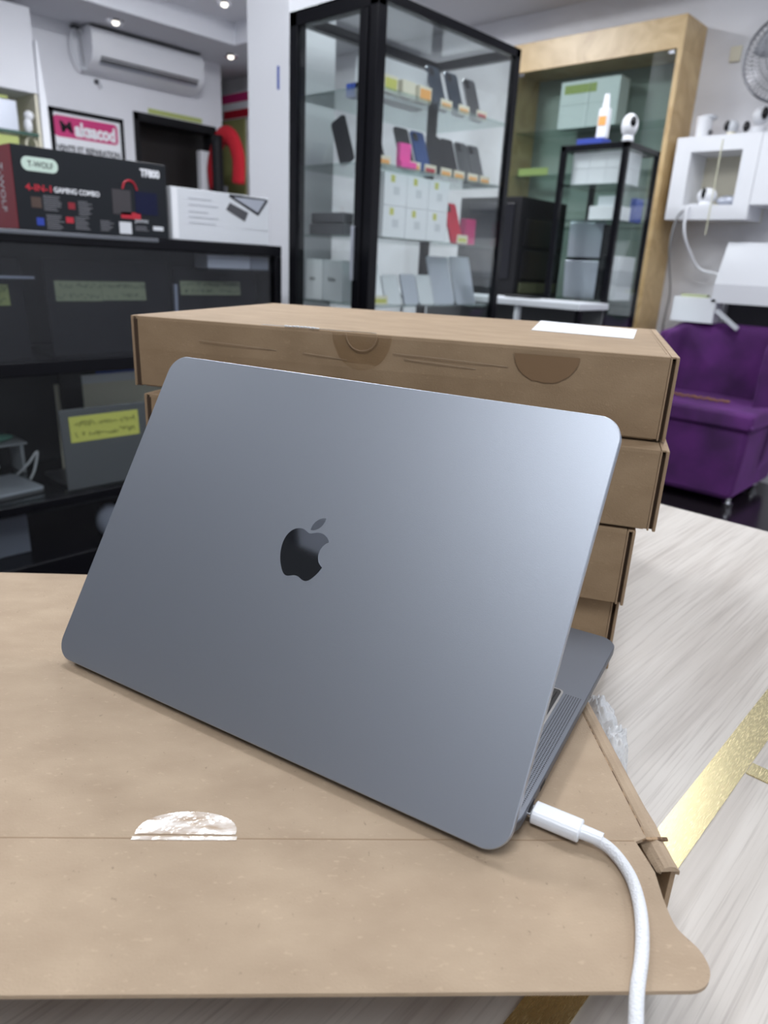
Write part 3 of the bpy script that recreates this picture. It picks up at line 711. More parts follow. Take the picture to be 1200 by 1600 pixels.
def scribble(parent, x, y0, y1, z0, z1, rows=2, name='handwriting', m='ink'):
    bm = NB()
    for r in range(rows):
        z = z1 - (r + .5) * (z1 - z0) / rows; y = y0 + .006
        while y < y1 - .008:
            w_ = random.uniform(.004, .010); hh = (z1 - z0) / rows * .28
            if random.random() < .82:
                tube(bm, [(x, y, z + random.uniform(-hh, hh)), (x, y + w_ * .4, z + random.uniform(-hh, hh)), (x, y + w_, z + random.uniform(-hh, hh))], .0008, 4, 2)
            y += w_ + .003
    return obj(name, bm, m, parent, world=True)
def shown_laptop(y0, y1, z0, z1, label, m, note=None, notem='note_p', x=-2.235, logo=False, rows=2):
    r = thing('laptop', label, 'laptop', (x, (y0 + y1) / 2, z0), group='laptops in the glass counter')
    T = Matrix.Translation((x - .02, 0, z0)) @ Matrix.Rotation(-.09, 4, 'Y')
    bm = NB(); box(bm, -.006, 0, y0, y1, .006, z1 - z0, T); obj('lid', bm, m, r, .003, world=True)
    bm = NB(); box(bm, x - .235, x - .020, y0, y1, z0 + .0005, z0 + .014); obj('base', bm, m, r, .003, world=True)
    if note:
        for nn in note:
            bm = NB(); box(bm, .0006, .0012, nn[0], nn[1], nn[2] - z0, nn[3] - z0, T); nt = obj('note', bm, notem, r, world=True)
            xs = x - .02 - math.sin(.09) * ((nn[2] + nn[3]) / 2 - z0) + .0085
            scribble(nt_parent(r), xs - .004, nn[0], nn[1], nn[2], nn[3], rows)
    return r
def nt_parent(r): return r
first_l = shown_laptop(.52, .86, .7425, 1.035, 'black laptop at the left edge with a pale green note on its lid', 'black_m', [(.70, .818, .898, .957)], 'note')
shown_laptop(.925, 1.345, .7425, 1.035, 'black laptop in the middle of the counter with a wide pale note', 'black_m', [(.953, 1.10, .91, .97), (1.101, 1.253, .912, .97)], rows=2)
shown_laptop(1.365, 1.71, .7425, 1.02, 'black laptop at the counter right end with a faint pale note', 'black_m', [(1.386, 1.637, .93, .977)])
bm = NB(); box(bm, -2.225, -2.215, 1.328, 1.339, .7425, .967); solo('metal_clip', bm, 'silver', 'thin upright silver strip between two black laptops in the counter', 'strip')
bm = NB(); box(bm, -2.252, -2.244, .60, .885, .974, .981); obj('metal_bar', bm, 'silver', first_l, world=True)
r = thing('device_carton', 'white and grey slab drawn as a white reflection high in the right end of the counter', 'box', (-2.24, 1.60, 1.008))  # pale block standing in for a white reflection in the counter
bm = NB(); box(bm, -2.30, -2.22, 1.465, 1.645, 1.022, 1.066); obj('carton', bm, 'white', r, .001, world=True)
bm = NB(); box(bm, -2.30, -2.221, 1.648, 1.730, 1.022, 1.066); obj('grey_end', bm, 'grey', r, .001, world=True)
bm = NB(); box(bm, -2.31, -2.20, 1.455, 1.733, 1.012, 1.020); obj('ledge', bm, 'black_m', r, world=True)
# lower shelf
lz = .3205
r = thing('laptop', 'grey laptop lid standing on the low shelf with a yellow green note', 'laptop', (-2.21, 1.11, lz), group='laptops in the glass counter')
T = Matrix.Translation((-2.212, 0, lz)) @ Matrix.Rotation(-.06, 4, 'Y')
bm = NB(); box(bm, -.006, 0, .905, 1.30, .0, .262, T); obj('lid', bm, mat('laptop_grey', (.12, .125, .135), .4, .5), r, .003, world=True)
bm = NB(); box(bm, -2.43, -2.225, .92, 1.29, lz, lz + .014); obj('base', bm, 'phone_g', r, .003, world=True)
bm = NB(); box(bm, .0006, .0012, .934, 1.17, .155, .238, T); obj('note', bm, 'yellow', r, world=True)
scribble(r, -2.2205, .945, 1.16, .480, .552, 2)
r = thing('laptop', 'closed pale silver laptop lying flat on the low shelf, left bay', 'laptop', (-2.34, .70, lz), group='laptops in the glass counter')
T = Matrix.Translation((-2.34, .69, lz)) @ Matrix.Rotation(.12, 4, 'Z')
bm = NB(); prism(bm, rrect(-.10, .10, -.15, .15, .01, 4), 0, .010); xf(bm, T); obj('base', bm, 'phone_g', r, world=True)
bm = NB(); prism(bm, rrect(-.10, .10, -.15, .15, .01, 4), .0105, .017); xf(bm, T); obj('lid', bm, 'silver', r, world=True)
bm = NB(); ball(bm, (0, 0, .0), .05, 18, (.6, 1.6, .28)); xf(bm, Matrix.Translation((-2.56, .80, .440)))
solo('pouch', bm, 'mint', 'mint green soft pouch in the left bay of the counter', 'pouch', smooth=True)
r = thing('stacked_tray', 'grey tray carrying the mint pouch in the left bay of the counter', 'tray', (-2.56, .76, lz))
bm = NB(); box(bm, -.06, .06, -.14, .14, .100, .1055); obj('platform', bm, 'grey', r); bm = NB(); box(bm, -.05, .05, -.13, -.12, 0, .0995); box(bm, -.05, .05, .12, .13, 0, .0995); obj('leg', bm, 'grey', r)
bm = NB(); ball(bm, (0, 0, 0), .055, 18, (.8, 1.5, .35)); xf(bm, Matrix.Translation((-2.56, .74, lz + .0195))); solo('earphone_case', bm, 'white', 'white rounded case below the mint pouch in the counter', 'case', smooth=True)
bm = NB(); tube(bm, [(-2.47, .84, lz + .004), (-2.43, .87, lz + .05), (-2.42, .90, lz + .09), (-2.42, .885, lz + .03), (-2.40, .86, lz + .004)], .004, 8); solo('earphone_cable', bm, 'white', 'white cord looped beside the mullion in the counter', 'cable', smooth=True)
bm = NB(); box(bm, -.02, .02, -.02, .02, 0, .04); xf(bm, Matrix.Translation((-2.45, .78, .610))); solo('charger_cube', bm, 'white', 'small white cube charger hanging in the left bay of the counter', 'charger', bev=.006)
r = thing('printed_panel', 'blue and white printed card at the back of the right bay', 'card', (-2.42, 1.2, .6))
bm = NB(); box(bm, -2.47, -2.465, 1.05, 1.45, .615, .645); obj('white_band', bm, 'white', r, world=True)
bm = NB(); box(bm, -2.4705, -2.4695, 1.15, 1.45, .645, .66); obj('blue_band', bm, 'bluetape', r, world=True)
bm = NB(); box(bm, -2.472, -2.4705, 1.0, 1.5, .32, .62); obj('backing', bm, 'cream', r, world=True)
bm = NB(); ball(bm, (0, 0, 0), .06, 16, (.5, .8, 1.)); xf(bm, Matrix.Translation((-2.27, 1.06, .171))); solo('cable_bundle', bm, 'lgrey', 'pale rounded bundle under the low shelf of the counter', 'bundle', smooth=True)
bm = NB(); box(bm, -2.5, -2.3, .5, .80, .1105, .24); solo('storage_box', bm, 'grey', 'dim grey box on the counter floor, left bay', 'box', bev=.003)

# --- boxes on the counter
def rel(r, x, y, z): return (x - r.location.x, y - r.location.y, z - r.location.z)
r = thing('keyboard_box', 'black gaming combo carton with red end standing on the glass counter', 'box', (-2.28, 1.075, 1.1085))
bm = NB(); box(bm, -2.375, -2.205, .843, 1.310, 1.1085, 1.325); obj('carton', bm, 'boxblack', r, .0015, world=True)
bm = NB(); box(bm, -2.374, -2.206, .8415, .8428, 1.110, 1.324); obj('red_end', bm, 'red_d', r, world=True)
FX = -2.2046
def fbox(y0, y1, z0, z1, m, name, x=FX): bm = NB(); box(bm, x - .0002, x + .0004, y0, y1, z0, z1); return obj(name, bm, m, r, world=True)
bm = NB(); pts = rrect(.868, .968, 1.262, 1.298, .017, 8); layers(bm, [(pts, 0), (pts, .0006)])
xf(bm, Matrix(((0, 0, 1, FX), (1, 0, 0, 0), (0, 1, 0, 0), (0, 0, 0, 1)))); obj('brand_badge', bm, mat('pale_green_badge', (.55, .68, .60), .5), r, world=True)
text('T-WOLF', .022, 'ink', r, rel(r, FX + .0010, .884, 1.2725), (0, 1, 0), (0, 0, 1), width=.07)
text('4-IN-1', .024, 'red', r, rel(r, FX + .0006, .872, 1.212), (0, 1, 0), (0, 0, 1), width=.072, bold=.0006)
text('GAMING COMBO', .020, 'white', r, rel(r, FX + .0006, .950, 1.213), (0, 1, 0), (0, 0, 1), width=.135, bold=.0004)
text('TF800', .030, 'white', r, rel(r, FX + .0006, 1.222, 1.285), (0, 1, 0), (0, 0, 1), width=.066, bold=.0012)
text('JIAMAI', .014, 'lgrey', r, rel(r, FX + .0006, 1.195, 1.150), (0, 1, 0), (0, 0, 1), width=.045)
for (ya, yb, za, zb) in ((.918, .970, 1.162, 1.202), (1.018, 1.062, 1.158, 1.196), (.922, .975, 1.115, 1.152), (1.005, 1.052, 1.118, 1.152), (1.082, 1.125, 1.118, 1.148), (1.195, 1.245, 1.128, 1.140)):
    bm = NB(); z = zb
    while z > za:
        box(bm, FX - .0002, FX + .0004, ya, yb - random.uniform(0, .018), z - .0022, z); z -= .0052
    obj('small_print', bm, 'fine', r, world=True)
for (ya, yb, za, zb, m) in ((.884, .912, 1.168, 1.196, mat('brown_print', (.07, .04, .03), .5)), (.894, .914, 1.122, 1.142, 'blue'), (.988, 1.008, 1.172, 1.19, 'red_d'), (.978, 1.000, 1.134, 1.150, 'red'),
                            (1.125, 1.185, 1.170, 1.240, mat('grey_brown_print', (.04, .035, .04), .5)), (1.200, 1.275, 1.175, 1.240, 'navy'), (1.150, 1.215, 1.160, 1.178, 'red'),
                            (1.142, 1.182, 1.115, 1.149, 'lgrey'), (1.256, 1.292, 1.131, 1.143, 'lgrey')):
    fbox(ya, yb, za, zb, m, 'printed_picture')
bm = NB(); tube(bm, [(FX, 1.160, 1.243), (FX, 1.168, 1.262), (FX, 1.185, 1.268), (FX, 1.200, 1.260), (FX, 1.207, 1.243)], .003, 6); obj('headset_print', bm, 'red', r, world=True)
text('T-WOLF', .045, 'lgrey', r, rel(r, -2.300, .8410, 1.280), (0, 0, -1), (1, 0, 0), width=.125)

r = thing('tablet_box', 'white carton with a printed tablet picture standing on the counter by the column', 'box', (-2.26, 1.52, 1.1085))
bm = NB(); box(bm, -2.31, -2.200, 1.322, 1.716, 1.1085, 1.267); obj('carton', bm, 'lgrey', r, .0015, world=True)
FX = -2.1996
fbox(1.325, 1.345, 1.112, 1.264, 'white', 'left_margin', FX)
for (z, ya, yb) in ((1.236, 1.385, 1.475), (1.217, 1.385, 1.50), (1.196, 1.385, 1.46), (1.180, 1.385, 1.50), (1.162, 1.385, 1.49)): fbox(ya, yb, z, z + .0035, 'grey', 'small_print', FX)
def poly(pts, m, name, x=FX):
    bm = NB(); area_ = sum(pts[i][0] * pts[(i + 1) % len(pts)][1] - pts[(i + 1) % len(pts)][0] * pts[i][1] for i in range(len(pts)))
    p = pts if area_ > 0 else pts[::-1]
    layers(bm, [(p, 0), (p, .0006)]); xf(bm, Matrix(((0, 0, 1, x), (1, 0, 0, 0), (0, 1, 0, 0), (0, 0, 0, 1)))); return obj(name, bm, m, r, world=True)
poly([(1.545, 1.257), (1.668, 1.205), (1.712, 1.258), (1.700, 1.262), (1.548, 1.265)], 'ink', 'tablet_print')
poly([(1.562, 1.257), (1.666, 1.215), (1.700, 1.258)], 'silver', 'tablet_screen_print', FX + .0007)
poly([(1.532, 1.215), (1.548, 1.238), (1.625, 1.212), (1.610, 1.182)], 'phone_g', 'keyboard_print')
poly([(1.60, 1.158), (1.712, 1.158), (1.712, 1.20), (1.64, 1.20)], 'lgrey', 'shadow_print')

# ================================================================== LEFT WALL: air conditioner, poster, notes, wall unit
t = thing('air_conditioner', 'white split air conditioner high on the left wall under the soffit', 'air conditioner', (-5.60, 3.19, 2.29))
bm = NB(); prof = [(-5.699, 2.548), (-5.535, 2.548), (-5.500, 2.53), (-5.485, 2.49), (-5.483, 2.40), (-5.50, 2.352), (-5.53, 2.322), (-5.60, 2.285), (-5.699, 2.275)]
A = [bm.verts.new((x, 2.735, z)) for x, z in prof]; B = [bm.verts.new((x, 3.650, z)) for x, z in prof]
for i in range(len(prof)):
    j = (i + 1) % len(prof); bm.faces.new((A[i], A[j], B[j], B[i]))
bm.faces.new(A); bm.faces.new(B[::-1]); obj('housing', bm, 'white_g', t, .004, world=True)
bm = NB(); box(bm, -.0, .004, 2.80, 3.60, -.03, .03, Matrix.Translation((-5.5145, 0, 2.342)) @ Matrix.Rotation(.72, 4, 'Y')); obj('air_slot', bm, 'phone_g', t, world=True)
bm = NB(); box(bm, -.0, .003, 2.80, 3.60, -.030, -.010, Matrix.Translation((-5.509, 0, 2.338)) @ Matrix.Rotation(.9, 4, 'Y')); obj('louvre', bm, 'silver', t, world=True)
bm = NB(); box(bm, -5.69, -5.52, 2.76, 3.64, 2.5495, 2.556); obj('dark_top_gap', bm, 'dark', t, world=True)
bm = NB(); tube(bm, [(-5.62, 2.74, 2.50), (-5.62, 2.70, 2.53), (-5.62, 2.66, 2.50), (-5.62, 2.65, 2.40), (-5.62, 2.69, 2.30), (-5.62, 2.75, 2.28)], .006, 8); obj('drain_hose', bm, 'lgrey', t, world=True, smooth=True)
bm = NB(); ball(bm, (-5.63, 2.69, 2.535), .03, 10, (1, 1.3, .5)); obj('pipe_hole', bm, 'dark', t, world=True, smooth=True)
bm = NB(); tube(bm, [(-5.63, 2.72, 2.54), (-5.63, 2.725, 2.42), (-5.63, 2.735, 2.31)], .004, 6); obj('power_cord', bm, 'cable_g', t, world=True)
r = thing('wall_hook', 'small dark hook on the white wall under the air conditioner', 'hook', (-5.69, 2.85, 2.20))
bm = NB(); cyl(bm, (-5.70, 2.85, 2.235), (-5.67, 2.85, 2.235), .018, .012, 14); obj('plate', bm, 'phone_g', r, world=True)
bm = NB(); tube(bm, [(-5.67, 2.85, 2.235), (-5.65, 2.855, 2.21), (-5.655, 2.87, 2.195)], .005, 6); obj('hook_arm', bm, 'grey', r, world=True)

r = thing('framed_poster', 'black framed poster with a pink lettered banner on the left wall', 'poster', (-5.69, 2.75, 1.45))
bm = NB(); box(bm, -5.699, -5.672, 2.47, 3.03, 1.45, 1.478); box(bm, -5.699, -5.672, 2.47, 3.03, 1.985, 2.012); box(bm, -5.699, -5.672, 2.47, 2.495, 1.45, 2.012); box(bm, -5.699, -5.672, 3.005, 3.03, 1.45, 2.012)
obj('frame', bm, 'black', r, world=True)
FX = -5.683
fbox(2.494, 3.006, 1.477, 1.986, 'white', 'sheet', FX)
bm = NB(); pts = rrect(2.494, 2.982, 1.826, 1.966, .03, 6); layers(bm, [(pts, 0), (pts, .001)]); xf(bm, Matrix(((0, 0, 1, FX + .0006), (1, 0, 0, 0), (0, 1, 0, 0), (0, 0, 0, 1)))); obj('banner', bm, 'pink', r, world=True)
text('aksacod', .125, 'white', r, rel(r, FX + .003, 2.648, 1.848), (0, 1, 0), (0, 0, 1), width=.315, bold=.006)
text('M', .10, 'ink', r, rel(r, FX + .003, 2.545, 1.862), (0, 1, 0), (.0, -.2, 1), width=.085, bold=.003)
text('VENTE ET REPARATION', .058, 'phone_g', r, rel(r, FX + .003, 2.505, 1.735), (0, 1, 0), (0, 0, 1), width=.485, bold=.002)
fbox(2.50, 3.0, 1.655, 1.68, 'pink', 'lower_band', FX + .0006)
r = thing('paper_strip', 'narrow yellow paper strip with writing above the black doorway', 'notice', (-5.69, 3.5, 2.09))
bm = NB(); box(bm, -5.6990, -5.6975, 3.26, 3.75, 2.097, 2.132); obj('paper', bm, 'note', r, world=True); scribble(r, -5.6965, 3.27, 3.74, 2.100, 2.130, 1, m='note_p')
# wall unit, far left
r = thing('wall_shelf_unit', 'white wall cupboard with open niche at the left edge of the picture', 'shelf unit', (-5.52, 1.9, 1.3))
bm = NB(); box(bm, -5.699, -5.35, 1.50, 2.265, 2.015, 2.50); obj('upper_panel', bm, 'wall', r, .003, world=True)
bm = NB(); box(bm, -5.699, -5.68, 1.50, 2.29, 1.30, 2.015); obj('back_panel', bm, 'cream', r, world=True)
bm = NB(); box(bm, -5.70, -5.36, 2.245, 2.262, 1.30, 2.015); obj('niche_side', bm, 'cream', r, world=True)
bm = NB(); v = [(2.272, 2.32), (2.285, 2.32), (2.312, 1.95), (2.318, 1.30), (2.262, 1.30), (2.266, 1.95)]
A = [bm.verts.new((-5.70, y, z)) for y, z in v]; B = [bm.verts.new((-5.335, y, z)) for y, z in v]
for i in range(6):
    j = (i + 1) % 6; bm.faces.new((A[i], A[j], B[j], B[i]))
bm.faces.new(A); bm.faces.new(B[::-1]); obj('side_panel', bm, 'fascia', r, world=True)
bm = NB(); box(bm, -5.68, -5.36, 1.50, 2.245, 1.762, 1.772); obj('shelf', bm, 'glass_shelf', r, world=True)
bm = NB(); box(bm, -5.357, -5.35, 1.50, 2.245, 1.758, 1.776); obj('shelf_edge', bm, mat('dark_green_edge', (.03, .09, .07), .3), r, world=True)
bm = NB(); box(bm, -5.68, -5.36, 1.50, 2.245, 1.40, 1.42); obj('shelf', bm, 'cream', r, world=True)
bm = NB(); box(bm, -5.46, -5.44, 1.80, 2.155, 1.7725, 1.965); q = solo('laptop_screen', bm, 'silver', 'pale grey screen standing on the green glass shelf, far left', 'screen', bev=.004)
bm = NB(); box(bm, -5.436, -5.434, 1.80, 2.10, 1.965, 1.985); box(bm, -5.46, -5.434, 1.80, 2.10, 1.9652, 1.9672); solo('paper_strip', bm, 'note', 'pale yellow strip along the top of the far left screen', 'notice')
bm = NB(); ball(bm, (0, 0, .05), .05, 12, (.6, .55, 1.)); ball(bm, (0, 0.01, .11), .032, 12); xf(bm, Matrix.Translation((-5.40, 2.20, 1.7725))); solo('security_camera', bm, 'white', 'white camera beside the grey screen on the glass shelf', 'camera', smooth=True)
bm = NB(); box(bm, -5.40, -5.38, 1.75, 2.12, 1.67, 1.745); box(bm, -5.40, -5.39, 1.75, 2.12, 1.4205, 1.67); solo('price_sign', bm, 'note', 'pale yellow sign under the green glass shelf, far left', 'sign')
bm = NB()
for k in range(20):
    a0, a1 = 2 * PI * k / 20, 2 * PI * (k + 1) / 20
    cyl(bm, (-5.39, 2.205 + .035 * math.cos(a0), 1.70 + .055 * math.sin(a0)), (-5.39, 2.205 + .035 * math.cos(a1), 1.70 + .055 * math.sin(a1)), .007, None, 6)
cyl(bm, (-5.39, 2.205, 1.645), (-5.39, 2.205, 1.4205), .006, None, 6)
solo('ring_stand', bm, 'cream', 'pale ring shaped stand at the foot of the far left niche', 'stand')

# ================================================================== PASSAGE CORNER: sign, red cloth
r = thing('wall_sign', 'pink and white shop sign in the far corner beside the column', 'sign', (-5.95, 4.25, 2.25))
def bk(x0, x1, z0, z1, m, name, y=4.262, dy=.004): bm = NB(); box(bm, x0, x1, y, y + dy, z0, z1); return obj(name, bm, m, r, world=True)
bk(-6.15, -5.60, 2.235, 2.445, 'white', 'board', 4.263, .011); bk(-6.14, -5.62, 2.365, 2.435, 'pink', 'top_band', 4.2605); bk(-6.12, -5.62, 2.24, 2.305, 'red', 'bottom_band', 4.2605)
r = thing('red_jacket', 'bright red garment hanging over a dark post in the far corner', 'garment', (-5.36, 3.74, 1.6))
bm = NB()
tube(bm, [(-5.52, 3.74, 1.60), (-5.54, 3.74, 1.76), (-5.46, 3.74, 1.93), (-5.36, 3.73, 1.985), (-5.25, 3.74, 1.94), (-5.18, 3.74, 1.80), (-5.19, 3.74, 1.62)], .072, 12, 5)
for v in bm.verts: v.co.y = 3.74 + (v.co.y - 3.74) * .5
obj('cloth', bm, 'redcloth', r, smooth=True, world=True)
bm = NB(); tube(bm, [(-5.345, 3.65, 1.97), (-5.34, 3.65, 1.6), (-5.35, 3.65, 1.3), (-5.35, 3.65, .0)], .045, 10, 4)
for v in bm.verts: v.co.z = max(v.co.z, 0.)
solo('dark_post', bm, 'black_m', 'dark upright post in front of the red garment', 'post', smooth=True)
bm = NB(); cyl(bm, (-5.48, 3.80, 0), (-5.48, 3.80, 1.62), .034, None, 10); solo('dark_post', bm, 'phone_g', 'slim grey upright post under the left of the red garment', 'post')

# ================================================================== PINE WALL CABINET
WX0, WX1, WY0, WY1, WZ = -2.81, -1.779, 4.02, 4.288, 2.32
t = thing('wall_cabinet', 'tall pine wood wall cabinet with grey green glass doors', 'cabinet', ((WX0 + WX1) / 2, 4.15, 0))
bar(WX0, WX1, WY0, WY1, 2.172, WZ, 'top_board', 'pine', bev=.002)
bar(WX1 - .028, WX1, WY0, WY1, 0, 2.172, 'side_board', 'pine', bev=.002); bar(WX0, WX0 + .045, WY0, WY1, 0, 2.172, 'side_board', 'pine', bev=.002)
bar(WX0, WX1, WY0, WY1, 0, .10, 'plinth', 'pine', bev=.002)
bar(WX0 + .045, WX1 - .028, WY1 - .02, WY1, .1, 2.172, 'back_board', 'back_g', bev=0)
for z in (1.860, 1.62, 1.33, .90, .50): bar(WX0 + .046, WX1 - .029, WY0 + .045, WY1 - .021, z - .006, z, 'shelf', 'glass_shelf', bev=0)
for x0, x1 in ((WX0 + .047, -2.296), (-2.292, WX1 - .030)):
    bar(x0, x1, WY0 + .008, WY0 + .013, .102, 2.170, 'glass_door', 'glass_wood', bev=0)
for x in (WX0 + .07, WX1 - .055): bar(x - .015, x + .015, WY0 + .002, WY0 + .007, 2.150, 2.168, 'clip', 'chrome')
k = 0
for i, (xa, xb) in enumerate(((-2.495, -2.312), (-2.310, -2.128))):
    for j, (za, zb) in enumerate(((1.8605, 1.982), (1.9825, 2.105))):
        r = thing('phone_carton', 'white carton, %s %s of four behind the pine cabinet glass' % (('lower', 'upper')[j], ('left', 'right')[i]), 'box', ((xa + xb) / 2, 4.14, za), group='white cartons in the pine cabinet')
        bm = NB(); box(bm, xa, xb, 4.085, 4.20, za, zb); obj('carton', bm, 'white', r, .002, world=True)
        if j: bm = NB(); box(bm, (-2.47 if i == 0 else -2.309), (-2.3125 if i == 0 else -2.268), 4.0835, 4.0848, 2.040, 2.085); obj('green_label', bm, 'note', r, world=True)
r = thing('shelf_label', 'long pale green label strip on the left glass shelf of the pine cabinet', 'label', (-2.65, 4.12, 1.62))
bm = NB(); box(bm, -2.75, -2.535, 4.10, 4.103, 1.6205, 1.665); obj('card', bm, 'note', r, world=True); bm = NB(); box(bm, -2.75, -2.535, 4.10, 4.14, 1.6202, 1.6215); obj('foot', bm, 'note', r, world=True)

# ================================================================== SMALL BLACK SHOWCASE
SX0, SX1, SY0, SY1, SZ = -2.03, -1.677, 3.38, 3.735, 1.652
t = thing('display_cabinet', 'shorter black framed glass showcase in front of the pine cabinet', 'display cabinet', ((SX0 + SX1) / 2, (SY0 + SY1) / 2, 0))
for (x, y) in ((SX0, SY0), (SX1 - .03, SY0), (SX0, SY1 - .025), (SX1 - .022, SY1 - .025)): bar(x, x + .028 if x < -1.9 else x + (.03 if y == SY0 else .022), y, y + .025, 0, SZ, 'post')
bar(SX0, SX1, SY0, SY0 + .025, SZ - .028, SZ, 'top_rail'); bar(SX0, SX1, SY1 - .025, SY1, SZ - .025, SZ, 'top_rail'); bar(SX0, SX0 + .025, SY0, SY1, SZ - .025, SZ, 'top_rail'); bar(SX1 - .022, SX1, SY0, SY1, SZ - .025, SZ, 'top_rail')
bar(SX0, SX1, SY0, SY1, 0, .30, 'plinth'); bar(SX0 + .03, SX1 - .03, SY0 + .006, SY0 + .010, .30, SZ - .03, 'front_glass', 'glass', bev=0); bar(SX1 - .010, SX1 - .006, SY0 + .03, SY1 - .03, .30, SZ - .03, 'side_glass', 'glass', bev=0)
bar(SX0 + .02, SX1 - .02, SY0 + .02, SY1 - .02, SZ - .010, SZ - .004, 'top_glass', 'glass', bev=0)
for z in (1.478, 1.318, .945, .70): bar(SX0 + .012, SX1 - .012, SY0 + .012, SY1 - .012, z - .006, z, 'shelf', 'glass_shelf', bev=0)
n_ = 0
names = ('lower left', 'lower middle', 'lower right', 'upper left', 'upper middle', 'upper right')
for j in range(2):
    for i in range(3):
        xa = -1.975 + i * .090; za = 1.4785 + j * .071
        bm = NB(); box(bm, xa, xa + .089, 3.42, 3.60, za, za + .070)
        solo('phone_carton', bm, 'white', 'white carton on the top shelf of the small showcase, %s' % names[n_], 'box', 'white cartons in the small showcase', bev=.0015); n_ += 1
bm = NB(); box(bm, -1.86, -1.705, 3.43, 3.56, 1.3185, 1.382); solo('phone_carton', bm, 'white', 'single wide white carton on the second shelf of the small showcase', 'box', bev=.002)
bm = NB(); box(bm, -1.835, -1.745, 3.46, 3.54, 1.3825, 1.43); solo('phone_carton', bm, 'lgrey', 'small pale box resting on the wide white carton', 'box', bev=.002)
bm = NB(); box(bm, -1.73, -1.70, 3.60, 3.68, 1.3185, 1.43); solo('phone_carton', bm, 'bluetape', 'blue and white packet near the side glass of the small showcase', 'box')
r = thing('laptop', 'silver laptop standing half open on edge in the small showcase', 'laptop', (-1.9, 3.55, .9455))
T = Matrix.Translation((-1.985, 3.50, .9455))
bm = NB(); box(bm, 0, .20, 0, .008, .0, .185, T @ Matrix.Rotation(.12, 4, 'X')); obj('base', bm, 'silver', r, .003, world=True)
bm = NB(); box(bm, .0, .20, .0, .008, .2, .365, T @ Matrix.Rotation(.05, 4, 'X')); obj('lid', bm, 'silver', r, .003, world=True)
bm = NB(); box(bm, .0, .20, -.004, .010, -.010, .010, Matrix.Translation((-1.985, 3.495, 1.130)) @ Matrix.Rotation(-.09, 4, 'Y')); obj('hinge', bm, 'black', r, world=True)
bm = NB(); box(bm, -1.775, -1.765, 3.44, 3.56, .9455, 1.30); solo('divider', bm, 'black', 'thin black divider beside the silver laptop in the small showcase', 'divider')
for i, (z, m, lb) in enumerate(((.9455, 'white', 'bottom'), (1.0165, 'lgrey', 'middle'), (1.0875, 'white', 'top'))):
    bm = NB(); box(bm, -1.755, -1.70, 3.50, 3.69, z, z + .070); solo('device_carton', bm, m, 'pale carton near the side glass of the small showcase, %s of the pile' % lb, 'box', 'pile by the side glass', bev=.002)
# on top of it
r = thing('security_camera', 'white dome camera with dark lens on the small showcase top corner', 'camera', (-1.715, 3.44, SZ))
bm = NB(); cyl(bm, (0, 0, 0), (0, 0, .03), .028, .024, 18); obj('base', bm, 'white', r, smooth=True)
bm = NB(); ball(bm, (0, 0, .072), .045, 18, (.85, .85, 1.15)); obj('head', bm, 'white', r, smooth=True)
bm = NB(); ball(bm, (.026, -.022, .085), .019, 14, (.8, .8, 1.2)); obj('lens', bm, 'screen', r, smooth=True)
bm = NB(); box(bm, -1.965, -1.83, 3.41, 3.50, SZ, SZ + .028); solo('blue_tray', bm, 'blue', 'deep blue box lying on top of the small showcase', 'box', bev=.003)
r = thing('spray_bottle', 'white bottle with orange label standing on the blue box', 'bottle', (-1.857, 3.455, SZ + .0285))
bm = NB(); box(bm, -.026, .026, -.02, .02, 0, .13); obj('body', bm, 'white', r, .008)
bm = NB(); box(bm, -.018, .02, -.0215, -.0203, .055, .095); obj('label', bm, 'orange', r)
bm = NB(); cyl(bm, (0, 0, .13), (0, 0, .19), .018, .012, 14); obj('neck', bm, 'white', r)
# black floor cabinet behind desk
r = thing('black_cabinet', 'black floor standing cabinet with dark panels left of the small showcase', 'cabinet', (-2.40, 3.6, 0))
bm = NB(); box(bm, -2.62, -2.22, 3.38, 3.84, 0, 1.43); obj('body', bm, 'black_m', r, .004, world=True)
bm = NB(); box(bm, -2.219, -2.214, 3.42, 3.80, 1.19, 1.33); box(bm, -2.219, -2.214, 3.42, 3.80, 1.02, 1.17); obj('panel', bm, 'phone_k', r, .002, world=True)
bm = NB(); box(bm, -2.56, -2.26, 3.374, 3.379, 1.02, 1.40); obj('panel', bm, 'phone_k', r, .002, world=True)
bm = NB(); box(bm, -2.2185, -2.214, 3.42, 3.80, .95, 1.005); obj('lower_window', bm, mat('murky_green', (.09, .10, .06), .2), r, world=True)
t = thing('narrow_desk', 'narrow white topped desk in front of the black cabinet', 'desk', (-2.2, 3.2, 0))
bar(-2.80, -1.642, 3.06, 3.35, .905, .935, 'desktop', 'lgrey'); bar(-2.0, -1.975, 3.07, 3.10, 0, .905, 'leg', 'lgrey'); bar(-2.78, -2.755, 3.07, 3.10, 0, .905, 'leg', 'lgrey'); bar(-1.668, -1.645, 3.07, 3.10, 0, .905, 'leg', 'black')
bar(-2.78, -1.66, 3.33, 3.345, .35, .905, 'modesty_panel', 'grey_in')
bm = NB(); box(bm, -2.15, -1.98, 3.20, 3.28, .9355, .948); solo('stapler', bm, 'black', 'small flat black device on the narrow desk', 'device', bev=.003)

